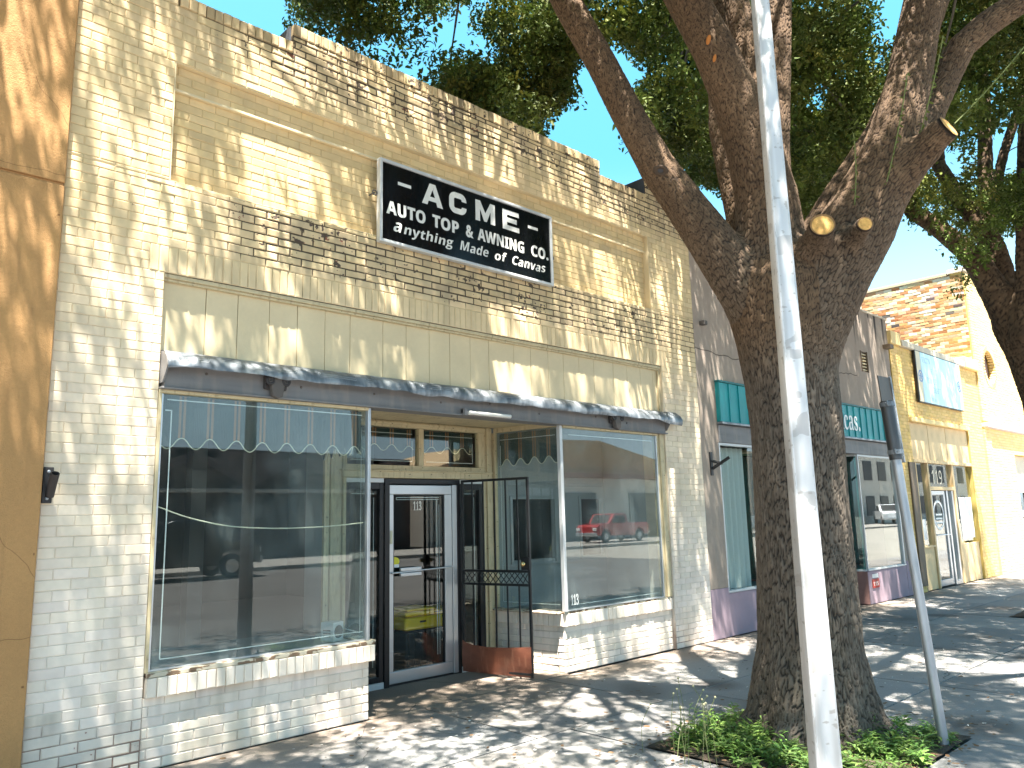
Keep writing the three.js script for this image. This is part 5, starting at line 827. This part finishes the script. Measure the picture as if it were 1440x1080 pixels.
function crown(tree, o) {
  const R = rng(o.seed), mats = [[], []], cols = [[], []], m4 = new THREE.Matrix4(), tips = [];
  for (let c = 0; c < o.clumps; c++) {
    const th = R() * 6.283, ph = Math.acos(2 * R() - 1), rr = Math.pow(lerp(o.inner, 1, R()), 0.6); let dy = Math.cos(ph);
    const x = o.c[0] + Math.sin(ph) * Math.cos(th) * rr * o.r[0], z = o.c[2] + Math.sin(ph) * Math.sin(th) * rr * o.r[2], y = o.c[1] + dy * rr * o.r[1] * (dy < 0 ? o.low : 1), cr = o.size * (0.6 + 0.8 * R());
    if (y < o.floor || (z < 0.3 && y < 6.1 && x < 7.7) || open(x, y, z)) continue;
    tips.push([x, y, z]); const tone = 0.7 + 0.6 * R(), warm = R();
    const n = Math.round(o.per * cr * cr / (o.size * o.size) * (z < 0.3 ? 3.1 : x > o.far ? 1.5 : 1));
    for (let k = 0; k < n; k++) {
      const v = V3(R() - 0.5, R() - 0.5, R() - 0.5).normalize().multiplyScalar(cr * Math.pow(R(), 0.45)); v.y *= 0.62; v.add(V3(x, y, z)); if (open(v.x, v.y, v.z, -0.1) || (v.z < 0.25 && v.y < 5.95 && v.x < 7.7) || v.y < o.floor - 0.5) continue;
      const q = new THREE.Quaternion().setFromEuler(new THREE.Euler((R() - 0.5) * 1.4, R() * 6.283, (R() - 0.5) * 1.4)), s = 0.8 + R() * 0.5, w = k % 2;
      mats[w].push(m4.compose(v, q, V3(s, s, s)).toArray()); const t = tone * (0.75 + 0.5 * R()); cols[w].push([t * (0.85 + 0.5 * warm * R()), t, t * (0.8 + 0.3 * R())]);
    }
  }
  const g = sub(tree, 'crown');
  mats.forEach((list, w) => { const im = new THREE.InstancedMesh(sprays[w], M.leaf, list.length); list.forEach((a, i) => { im.setMatrixAt(i, m4.fromArray(a)); im.setColorAt(i, new THREE.Color().setRGB(...cols[w][i])); }); im.name = 'leaves'; im.userData.kind = 'stuff'; im.castShadow = im.receiveShadow = true; g.add(im); });
  // twiggy branches from the limb ends out to the leaf clumps
  const tw = []; const starts = o.starts.map((s) => V3(...s));
  tips.forEach((t, i) => { if (i % o.twigs) return; const e = V3(...t); let b = null, bd = 1e9; for (const s of starts) { const d = s.distanceTo(e); if (d < bd) { bd = d; b = s; } } if (bd > 6.5 || bd < 0.4) return; const mid = b.clone().lerp(e, 0.5).add(V3((R() - 0.5) * 0.5, 0.25 + R() * 0.3, (R() - 0.5) * 0.5)); const c = new THREE.QuadraticBezierCurve3(b, mid, e), N = 7; let ok = true; for (let q = 2; q <= N; q++) { const v = c.getPoint(q / N); if (open(v.x, v.y, v.z, -0.1)) ok = false; } if (!ok && bd > 2) return;
    for (let q = 0; q < N; q++) { const r0 = lerp(0.030, 0.005, q / N) * Math.min(1.2, bd / 2.5), r1 = lerp(0.030, 0.005, (q + 1) / N) * Math.min(1.4, bd / 2.5), A = c.getPoint(q / N), B = c.getPoint((q + 1) / N); tw.push(rod(A.toArray(), B.toArray(), r0, 5, r1)); } });
  if (tw.length) { const t = mesh('twigs', tw, M.twig, tree); t.userData.kind = 'stuff'; }
}
const greyBark = { w: 0.025, h: 0.125, depth: 0.015, dark: [0.014, 0.011, 0.009], mid: [0.112, 0.086, 0.064], pale: [0.205, 0.165, 0.128] }, limbBark = { w: 0.019, h: 0.075, depth: 0.0085, dark: [0.018, 0.011, 0.007], mid: [0.118, 0.070, 0.038], pale: [0.20, 0.126, 0.070] };
const mixBark = (t) => ({ w: t < 0.5 ? greyBark.w : limbBark.w, h: t < 0.5 ? greyBark.h : limbBark.h, depth: lerp(greyBark.depth, limbBark.depth, t), dark: mix3(greyBark.dark, limbBark.dark, t), mid: mix3(greyBark.mid, limbBark.mid, t), pale: mix3(greyBark.pale, limbBark.pale, t) });
{
  const tree = thing('oak_tree', 'large oak in the planting pit before the shops, its thick trunk forking low', 'tree', [0, 0, 0]);
  const limbs = [
    L([[4.48, -0.12, 2.78, 0.50], [4.48, 0.10, 2.79, 0.435], [4.485, 0.32, 2.79, 0.395], [4.49, 0.64, 2.8, 0.366], [4.5, 1.16, 2.81, 0.347], [4.5, 1.69, 2.82, 0.335], [4.51, 2.24, 2.83, 0.333], [4.5, 2.63, 2.82, 0.348], [4.5, 3.03, 2.81, 0.39], [4.5, 3.27, 2.81, 0.40]]),
    L([[4.41, 3.06, 2.75, 0.25], [4.26, 3.43, 2.58, 0.215], [4.14, 3.73, 2.45, 0.188], [4.01, 4.08, 2.29, 0.163], [3.87, 4.44, 2.13, 0.147], [3.73, 4.91, 1.97, 0.132], [3.59, 5.42, 1.81, 0.125], [3.43, 5.99, 1.61, 0.123], [3.33, 6.54, 1.42, 0.117], [3.18, 7.16, 1.33, 0.105], [2.9, 8.2, 1.1, 0.07]]),
    L([[4.46, 3.22, 2.73, 0.30], [4.49, 3.7, 2.76, 0.275], [4.47, 4.12, 2.76, 0.245], [4.35, 4.49, 2.75, 0.212], [4.21, 4.94, 2.7, 0.185], [4.06, 5.36, 2.62, 0.168], [3.89, 5.8, 2.5, 0.16], [3.7, 6.31, 2.35, 0.145], [3.3, 7.4, 2.2, 0.10]]),
    L([[4.62, 3.6, 2.55, 0.18], [4.72, 4.2, 2.42, 0.165], [4.87, 5.1, 2.22, 0.155], [4.97, 5.8, 2.19, 0.145], [5.06, 6.54, 2.15, 0.14], [5.23, 7.41, 2.05, 0.11]]),
    L([[4.46, 4.1, 2.76, 0.18], [4.55, 4.87, 2.7, 0.14], [4.63, 5.46, 2.63, 0.117], [4.65, 5.95, 2.56, 0.105], [4.67, 6.54, 2.49, 0.095], [4.7, 7.6, 2.4, 0.07]]),
    L([[4.56, 3.9, 2.74, 0.17], [4.70, 4.68, 2.76, 0.118], [4.83, 5.37, 2.78, 0.105], [4.95, 6.11, 2.80, 0.098], [5.06, 6.82, 2.82, 0.09], [5.3, 7.9, 2.9, 0.06]]),
    L([[4.55, 2.95, 2.92, 0.31], [4.67, 3.43, 3.14, 0.30], [4.77, 3.78, 3.34, 0.285], [4.87, 4.16, 3.53, 0.242], [4.93, 4.52, 3.66, 0.198], [5.04, 4.97, 3.76, 0.163], [5.15, 5.53, 3.87, 0.152], [5.31, 6.14, 3.97, 0.138], [5.6, 7.2, 4.2, 0.10]]),
    L([[4.95, 4.2, 3.62, 0.17], [5.15, 4.5, 3.74, 0.125], [5.35, 4.82, 3.82, 0.110], [5.51, 5.12, 3.91, 0.105], [5.61, 5.37, 4.01, 0.105], [5.76, 5.56, 4.18, 0.104], [5.93, 5.73, 4.4, 0.099], [6.09, 5.84, 4.6, 0.088], [6.9, 6.6, 5.3, 0.06]]),
    L([[4.84, 4.1, 3.62, 0.16], [4.84, 4.25, 3.86, 0.12], [4.81, 4.32, 3.98, 0.10], [4.80, 4.35, 4.05, 0.095]], { cut: true }),
    L([[4.92, 3.75, 2.9, 0.18], [5.12, 4.17, 3.05, 0.138], [5.31, 4.5, 3.18, 0.122], [5.49, 4.84, 3.33, 0.11], [5.72, 5.31, 3.45, 0.094], [6.03, 5.78, 3.62, 0.085], [6.8, 7.0, 3.8, 0.06]]),
    L([[4.5, 3.55, 3.05, 0.14], [4.30, 3.62, 3.24, 0.098], [4.17, 3.65, 3.33, 0.09]], { cut: true }),
    L([[4.60, 3.58, 3.3, 0.10], [4.42, 3.62, 3.50, 0.062], [4.34, 3.63, 3.565, 0.054]], { cut: true }),
  ];
  // root flare: short buttresses
  for (let k = 0; k < 7; k++) { const a = k * 0.9 + 0.4, q = 0.42 + 0.04 * Math.sin(k * 3.1); limbs.push(L([[4.48 + Math.cos(a) * 0.25, 0.42, 2.79 + Math.sin(a) * 0.25, 0.14], [4.48 + Math.cos(a) * (q - 0.03), 0.10, 2.79 + Math.sin(a) * (q - 0.03), 0.10], [4.48 + Math.cos(a) * (q + 0.16), -0.08, 2.79 + Math.sin(a) * (q + 0.16), 0.09]])); }
  const g = skin(limbs, 0.0075, 0.08, (q, x, y, z) => mixBark(q.li === 0 || q.li > 11 ? sstep(2.4, 3.1, y) : 0.55 + 0.45 * sstep(3.2, 4.2, y)));
  mesh('trunk', g, M.bark, tree, true);
  for (const i of [8, 10, 11]) { const p = limbs[i].pts, e = V3(...p[p.length - 1]), d = e.clone().sub(V3(...p[p.length - 2])).normalize(), r = p[p.length - 1][3]; mesh('cut_face', new THREE.CircleGeometry(r * 0.98, 28).applyQuaternion(new THREE.Quaternion().setFromUnitVectors(V3(0, 0, 1), d)).translate(e.x + d.x * 0.013, e.y + d.y * 0.013, e.z + d.z * 0.013), M.cutWood, tree, true); }
  { const at = V3(3.865, 4.40, 2.16), n = eye.clone().sub(at).normalize(), q = new THREE.Quaternion().setFromUnitVectors(V3(0, 0, 1), n), c = at.clone().addScaledVector(n, 0.138); const k = sub(tree, 'knot'); mesh('ring', new THREE.TorusGeometry(0.034, 0.017, 10, 22).scale(1.25, 0.9, 1).applyQuaternion(q).translate(c.x, c.y, c.z), mat([0.075, 0.048, 0.03], 0.95), k); mesh('hollow', new THREE.CircleGeometry(0.03, 18).scale(1.2, 0.9, 1).applyQuaternion(q).translate(c.x + n.x * 0.006, c.y + n.y * 0.006, c.z + n.z * 0.006), M.darkIron, k);
    for (const [x, y, z, s] of [[4.02, 5.44, 2.60, 0.026], [4.06, 5.28, 2.62, 0.02]]) { const a = V3(x, y, z), m = eye.clone().sub(a).normalize(), d = a.clone().addScaledVector(m, 0.178); mesh('bark_scar', new THREE.SphereGeometry(s, 10, 8).scale(0.7, 1.5, 0.3).applyQuaternion(new THREE.Quaternion().setFromUnitVectors(V3(0, 0, 1), m)).translate(d.x, d.y, d.z), mat([0.45, 0.17, 0.04], 0.9), tree); } }
  const starts = limbs.slice(1, 10).flatMap((l) => l.pts.slice(-4).map((p) => p.slice(0, 3)));
  crown(tree, { seed: 61, c: [4.7, 8.0, 2.4], r: [6.6, 3.4, 6.6], low: 0.75, inner: 0.25, floor: 5.3, clumps: 370, far: 7.6, size: 0.58, per: 22, twigs: 2, starts });
  // thin shoots growing straight from the limbs
  const R = rng(66), st = [], lf = [[], []]; 
  for (const [a, b, c] of [[[4.72, 3.55, 3.42], [4.62, 4.2, 3.75], [4.55, 4.75, 3.9]], [[4.85, 4.15, 3.75], [4.72, 4.6, 4.0], [4.6, 4.95, 4.15]], [[4.8, 4.36, 4.1], [4.95, 4.62, 4.35], [5.15, 4.95, 4.55]], [[4.62, 3.5, 3.3], [4.5, 3.95, 3.5], [4.35, 4.35, 3.55]]]) {
    const cv = new THREE.QuadraticBezierCurve3(V3(...a), V3(...b), V3(...c)); st.push(new THREE.TubeGeometry(cv, 14, 0.0045, 5));
    for (let k = 3; k < 20; k++) { const p = cv.getPoint(k / 19); lf[0].push(new THREE.Matrix4().compose(p, new THREE.Quaternion().setFromEuler(new THREE.Euler(R() * 2 - 1, R() * 6.3, R() * 2 - 1)), V3(1, 1, 1))); }
  }
  mesh('shoot', st, mat([0.16, 0.19, 0.06], 0.8), tree);
  const one = spray(9, 2, 0.034, 0.012, 0.03), im = new THREE.InstancedMesh(one, M.leaf, lf[0].length); lf[0].forEach((m, i) => im.setMatrixAt(i, m)); im.name = 'shoot_leaves'; im.userData.kind = 'stuff'; im.castShadow = true; tree.add(im);
}
{
  const tree = thing('oak_tree', 'second oak further along the pavement, before the yellow buildings', 'tree', [0, 0, 0]);
  const limbs = [
    L([[13.0, -0.1, 2.72, 0.38], [13.0, 0.3, 2.72, 0.31], [13.0, 1.04, 2.72, 0.289], [13.0, 2.11, 2.72, 0.282], [12.99, 3.21, 2.68, 0.287], [12.97, 3.9, 2.58, 0.302], [12.95, 4.38, 2.46, 0.31]]),
    L([[12.95, 4.32, 2.46, 0.27], [12.81, 4.86, 2.31, 0.23], [12.78, 5.34, 2.14, 0.19], [12.74, 5.75, 1.94, 0.16], [12.66, 6.24, 1.58, 0.14], [12.59, 6.61, 1.24, 0.12], [12.65, 7.18, 1.03, 0.088], [12.72, 8.06, 0.89, 0.064]]),
    L([[13.13, 4.48, 2.38, 0.25], [13.22, 5.17, 2.3, 0.195], [13.25, 5.82, 2.22, 0.165], [13.26, 6.35, 2.02, 0.142], [13.21, 6.9, 1.78, 0.13], [13.27, 7.56, 1.54, 0.11], [13.37, 8.43, 1.56, 0.085]]),
    L([[13.21, 5.43, 2.26, 0.165], [13.39, 6.12, 2.13, 0.142], [13.6, 7.2, 2.15, 0.12], [13.82, 8.59, 2.23, 0.1], [13.93, 9.86, 2.29, 0.08]]),
    L([[12.72, 4.2, 2.61, 0.2], [12.74, 5.21, 2.72, 0.125], [12.66, 6.33, 2.84, 0.095], [12.7, 7.72, 3.02, 0.08], [12.74, 9.13, 3.22, 0.06]]),
    L([[13.4, 6.3, 2.15, 0.09], [13.46, 7.44, 2.48, 0.073], [13.61, 8.11, 2.71, 0.07], [13.66, 8.62, 2.94, 0.06]]),
    L([[13.0, 4.3, 2.7, 0.2], [13.8, 5.4, 3.2, 0.15], [14.9, 6.8, 3.6, 0.11], [16, 8, 3.9, 0.07]]),
  ];
  mesh('trunk', skin(limbs, 0.024, 0.10, () => ({ ...limbBark, w: 0.05, h: 0.12, depth: 0.018, dark: limbBark.dark.map((q) => q * 0.8), mid: limbBark.mid.map((q) => q * 0.85), pale: limbBark.pale.map((q) => q * 0.9) })), M.bark, tree, true);
  crown(tree, { seed: 71, c: [12.5, 8.0, 2.5], r: [4.9, 3.6, 5.6], low: 0.8, inner: 0.2, floor: 5.2, clumps: 400, far: 99, size: 0.60, per: 23, twigs: 3, starts: limbs.slice(1).flatMap((l) => l.pts.slice(-4).map((p) => p.slice(0, 3))) });
}
{
  const tree = thing('oak_tree', 'third oak along the kerb, before the ochre stucco building', 'tree', [0, 0, 0]);
  const limbs = [L([[-4.1, -0.1, 2.75, 0.42], [-4.1, 0.4, 2.75, 0.34], [-4.1, 2.8, 2.75, 0.3]]), L([[-4.1, 2.6, 2.75, 0.26], [-3.6, 4.4, 2.6, 0.18], [-2.9, 6.6, 2.2, 0.11]]), L([[-4.1, 2.6, 2.75, 0.24], [-4.8, 4.6, 3.1, 0.17], [-5.8, 7, 3.6, 0.1]]), L([[-4.1, 2.7, 2.75, 0.2], [-4, 5, 1.9, 0.14], [-3.8, 7.2, 1.1, 0.08]])];
  mesh('trunk', skin(limbs, 0.04, 0.10, () => ({ ...limbBark, w: 0.08, h: 0.2, depth: 0.02 })), M.bark, tree, true);
  crown(tree, { seed: 81, c: [-4.2, 7.9, 2.5], r: [5.2, 3.0, 5.4], low: 0.7, inner: 0.25, floor: 5.4, clumps: 165, far: 99, size: 0.64, per: 20, twigs: 3, starts: limbs.slice(1).flatMap((l) => l.pts.slice(-2).map((p) => p.slice(0, 3))) });
}
// ---------------------------------------------------------------- weeds round the trunk
{
  const R = rng(91);
  const sprig = (seed, n, h, len, wid) => { const r = rng(seed), P = []; for (let k = 0; k < n; k++) { const t = (k + 0.6) / n, a = k * 2.4 + r(), y = h * t, up = 0.25 + 0.5 * r(), Lx = len * (0.6 + 0.6 * r()) * (1.1 - 0.4 * t), W = wid * (0.7 + 0.5 * r()) * 0.5; const dir = V3(Math.cos(a) * Math.cos(up), Math.sin(up), Math.sin(a) * Math.cos(up)), sd = V3(-Math.sin(a), 0, Math.cos(a)), o = V3((r() - 0.5) * 0.03 + 0.05 * t * t, y, (r() - 0.5) * 0.03); const pt = (f, w, d) => { const v = o.clone().addScaledVector(dir, Lx * f).addScaledVector(sd, w); v.y -= d * Lx; return [v.x, v.y, v.z]; }; const b = pt(0, 0, 0), m1 = pt(0.4, 0, 0.05), m2 = pt(0.75, 0, 0.16), e = pt(1, 0, 0.34), l1 = pt(0.4, W, 0), r1 = pt(0.4, -W, 0), l2 = pt(0.75, W * 0.7, 0.12), r2 = pt(0.75, -W * 0.7, 0.12); for (const q of [[b, l1, m1], [b, m1, r1], [l1, l2, m1], [l2, m2, m1], [m1, m2, r1], [m2, r2, r1], [l2, e, m2], [m2, e, r2]]) P.push(...q.flat()); }
    for (let k = 0; k < 3; k++) { const y0 = h * k / 3, y1 = h * (k + 1) / 3, w = 0.0025; P.push(-w, y0, 0, w, y0, 0, 0.02 * k, y1, 0, 0, y0, -w, 0, y0, w, 0.02 * k, y1, 0); }
    const g = new THREE.BufferGeometry(); g.setAttribute('position', new THREE.BufferAttribute(new Float32Array(P), 3)); g.computeVertexNormals(); return g; };
  const kinds = [sprig(1, 16, 0.15, 0.11, 0.020), sprig(2, 14, 0.11, 0.10, 0.026), sprig(3, 12, 0.24, 0.075, 0.012)], lists = [[], [], []];
  for (let i = 0; i < 780; i++) {
    let x, z; const zone = R();
    if (zone < 0.78) { x = 3.36 + R() * 0.95; z = 2.2 + R() * 1.45; if (R() > 0.25 + 0.9 * sstep(3.25, 3.9, x)) continue; } else { x = 4.3 + R() * 0.66; z = 3.1 + R() * 0.52; if (R() < 0.35) continue; }
    if (Math.hypot(x - 4.48, z - 2.79) < 0.44) continue;
    if (fbm(x * 3.5, z * 3.5, 2, 801) < 0.36) continue;
    const k = R() < 0.55 ? 0 : R() < 0.75 ? 1 : 2, s = 0.55 + R() * 0.8;
    lists[k].push(new THREE.Matrix4().compose(V3(x, 0.0, z), new THREE.Quaternion().setFromEuler(new THREE.Euler((R() - 0.5) * 0.5, R() * 6.3, (R() - 0.5) * 0.5)), V3(s * 0.9, s * (0.38 + 0.4 * R()), s * 0.9)));
  }
  const o = thing('weeds', 'bright green weeds crowding the foot of the large oak trunk', 'weeds', [0, 0, 0]); o.userData.kind = 'stuff';
  lists.forEach((l, k) => { const im = new THREE.InstancedMesh(kinds[k], M.leafWeed, l.length); l.forEach((m, i) => { im.setMatrixAt(i, m); const t = 0.6 + R() * 0.7; im.setColorAt(i, new THREE.Color().setRGB(t * (0.8 + 0.4 * R()), t, t * 0.8)); }); im.name = 'leaves'; im.castShadow = im.receiveShadow = true; o.add(im); });
  // tall thin stalks with seed heads at the edge of the pit
  const st = [], hd = []; for (let i = 0; i < 16; i++) { const x = 3.2 + R() * 0.5, z = 2.15 + R() * 0.6, h = 0.18 + R() * 0.28; st.push(tube([[x, 0, z], [x + (R() - 0.5) * 0.08, h * 0.6, z], [x + (R() - 0.5) * 0.18, h, z + (R() - 0.5) * 0.1]], 0.0022, 8, 4)); const p = st[st.length - 1].attributes.position; hd.push(new THREE.SphereGeometry(0.008, 6, 5).translate(p.getX(p.count - 1), h, p.getZ(p.count - 1))); }
  mesh('stalk', st, mat([0.22, 0.24, 0.10], 0.9), o); mesh('seed_head', hd, mat([0.55, 0.50, 0.30], 0.9), o);
}
// ---------------------------------------------------------------- across the road (seen in the shop windows)
{
  const clad = mat([0.20, 0.15, 0.14], 0.8), brown = blotched([0.075, 0.05, 0.042], 0.2, 2, 901), dark = mat([0.03, 0.03, 0.035], 0.5), grey = blotched([0.36, 0.34, 0.31], 0.15, 3, 911), whiteWall = blotched([0.62, 0.58, 0.52], 0.1, 3, 921), rust = mat([0.33, 0.13, 0.08], 0.8), tan = blotched([0.52, 0.36, 0.20], 0.12, 3, 931);
  const a = thing('timber_clad_shop', 'dark brown shop across the road with diagonal boards over its front', 'building', [0, 0, 28]);
  mesh('wall', [bx(2, 25, 0, 4.9, 0.5, 12, 0.02)], brown, a);
  mesh('fascia', bx(2, 25, 2.95, 3.12, 0.05, 0.52, 0.02), grey, a);
  for (let k = 0; k < 9; k++) { const x0 = 2.2 + k * 2.5, s = k % 2 ? 1 : -1; for (let q = 0; q < 12; q++) { const y0 = 3.2 + q * 0.135; const X0 = s > 0 ? x0 : x0 + 2.4, X1 = s > 0 ? x0 + 1.2 : x0 + 1.2; mesh('cladding_board', bar([X0, y0, 0.44], [s > 0 ? x0 + 2.4 : x0, Math.min(y0 + 1.3, 4.85), 0.44], 0.075), clad, a); } }
  mesh('shopfront', [bx(2.5, 9.5, 0.4, 2.8, 0.42, 0.5, 0.01), bx(10.2, 17, 0.4, 2.8, 0.42, 0.5, 0.01), bx(18, 24.5, 0.4, 2.8, 0.42, 0.5, 0.01)], dark, a);
  mesh('column', [bx(9.6, 10.1, 0, 2.95, 0.1, 0.5, 0.02), bx(17.2, 17.8, 0, 2.95, 0.1, 0.5, 0.02)], brown, a);
  const b = thing('white_workshop', 'white walled workshop across the road with a rusty eave and tan roof', 'building', [0, 0, 28]);
  mesh('wall', [bx(26, 56, 0, 4.0, 0.3, 14, 0.02)], whiteWall, b);
  mesh('eave', [bx(25.8, 56.2, 3.95, 4.25, -0.3, 0.6, 0.03)], rust, b);
  mesh('roof', profile([[26, 4.25], [34, 6.4], [40, 6.6], [48, 5.2], [56, 4.25]], 10).translate(0, 0, 1), tan, b);
  for (const [x0, x1] of [[28, 31.5], [34.5, 38.5], [42, 46], [49, 53]]) mesh('bay_door', bx(x0, x1, 0, 3.0, 0.2, 0.32, 0.01), dark, b);
  const c = thing('grey_block', 'long grey commercial block further down across the road', 'building', [0, 0, 28]);
  mesh('wall', bx(58, 78, 0, 6.5, 0, 12, 0.02), grey, c); for (let k = 0; k < 6; k++) mesh('window', bx(59 + k * 3.2, 61.2 + k * 3.2, 0.8, 3.0, -0.06, 0.02, 0.01), dark, c);
  const d = thing('pale_block', 'pale two storey block far down across the road', 'building', [0, 0, 28]);
  mesh('wall', bx(79, 125, 0, 8, 0, 12, 0.02), whiteWall, d); for (let k = 0; k < 12; k++) for (const y of [0.8, 4.4]) mesh('window', bx(80.5 + k * 3.6, 82.6 + k * 3.6, y, y + 2, -0.06, 0.02, 0.01), dark, d);
  const e = thing('brick_block', 'low brick block across the road facing the ochre building', 'building', [0, 0, 28]);
  mesh('wall', bx(-30, 1.5, 0, 6, 0, 12, 0.02), blotched([0.30, 0.16, 0.11], 0.15, 2, 941), e); for (let k = 0; k < 8; k++) mesh('window', bx(-28 + k * 3.6, -25.8 + k * 3.6, 0.8, 3.0, -0.06, 0.02, 0.01), dark, e);
  // a pickup truck standing at the far kerb
  function pickup(label, at, turn, rgb, size = 1) {
    const t = thing('pickup_truck', label, 'pickup truck', at, turn), pm = pmat(rgb, 0.35, { clearcoat: 1, clearcoatRoughness: 0.05 }); t.scale.setScalar(size);
    const body = profile([[-2.75, 0.55], [-2.75, 1.1], [-2.68, 1.2], [-0.55, 1.2], [-0.52, 1.22], [-0.30, 1.78], [-0.15, 1.84], [0.85, 1.84], [1.0, 1.80], [1.45, 1.24], [2.5, 1.14], [2.68, 1.02], [2.72, 0.55], [2.35, 0.5], [2.26, 0.72], [2.05, 0.90], [1.8, 0.94], [1.55, 0.90], [1.34, 0.72], [1.26, 0.48], [-1.26, 0.48], [-1.34, 0.72], [-1.55, 0.90], [-1.8, 0.94], [-2.05, 0.90], [-2.26, 0.72], [-2.34, 0.5]], 1.7, { bevelEnabled: true, bevelSize: 0.05, bevelThickness: 0.08, bevelSegments: 3 }).translate(0, 0, -0.85);
    mesh('body', body, pm, t);
    for (const s of [-1, 1]) { mesh('window', profile([[-0.26, 1.28], [-0.16, 1.74], [0.28, 1.76], [0.28, 1.28]], 0.012).translate(0, 0, s > 0 ? 0.932 : -0.944), M.black, t); mesh('window', profile([[0.34, 1.28], [0.34, 1.76], [0.86, 1.75], [1.22, 1.28]], 0.012).translate(0, 0, s > 0 ? 0.932 : -0.944), M.black, t); }
    mesh('windscreen', run(0, -0.74, 0, 0.74, -0.36, 0.36, 0.02).rotateZ(0.66).translate(1.275, 1.54, 0), M.black, t);
    mesh('rear_window', run(0, -0.7, 0, 0.7, -0.24, 0.24, 0.02).rotateZ(-0.38).translate(-0.475, 1.52, 0), M.black, t);
    for (const x of [-1.8, 1.8]) for (const s of [-1, 1]) { const w = sub(t, 'wheel'); mesh('tyre', new THREE.TorusGeometry(0.29, 0.11, 12, 28).scale(1, 1, 1.1).translate(x, 0.40, s * 0.80), M.blackPlastic, w); mesh('rim', new THREE.CylinderGeometry(0.22, 0.22, 0.14, 20).rotateX(Math.PI / 2).translate(x, 0.40, s * 0.82), M.aluminium, w); }
    mesh('bumper', [bx(2.66, 2.86, 0.45, 0.68, -0.9, 0.9, 0.04), bx(-2.95, -2.76, 0.48, 0.68, -0.9, 0.9, 0.04)], M.aluminium, t);
    for (const s of [-1, 1]) { mesh('headlight', bx(2.66, 2.80, 0.80, 0.98, s * 0.72 - 0.16, s * 0.72 + 0.16, 0.03), M.white, t); mesh('tail_light', bx(-2.86, -2.78, 0.75, 1.1, s * 0.82 - 0.07, s * 0.82 + 0.07, 0.02), mat([0.4, 0.02, 0.02], 0.3), t); }
    mesh('bed', bx(-2.6, -0.62, 1.18, 1.285, -0.75, 0.75, 0.01), M.blackPlastic, t);
  }
  pickup('red pickup truck reflected in the display window beyond the doorway', [35.2, 0, 24.2], Math.PI, [0.40, 0.015, 0.015], 0.86);
  pickup('dark pickup truck reflected low in the large window beside the ochre building', [8.2, -0.16, 20.4], 0, [0.02, 0.025, 0.03]);
  pickup('white pickup truck reflected in the window of the mauve shop', [79, 0, 25.4], 2.6, [0.75, 0.76, 0.77]);
  pickup('pale silver pickup truck reflected in the mauve shop window nearest the brick shop', [47.5, 0, 23.4], Math.PI, [0.5, 0.55, 0.57]);
}
renderer.render(scene, camera);
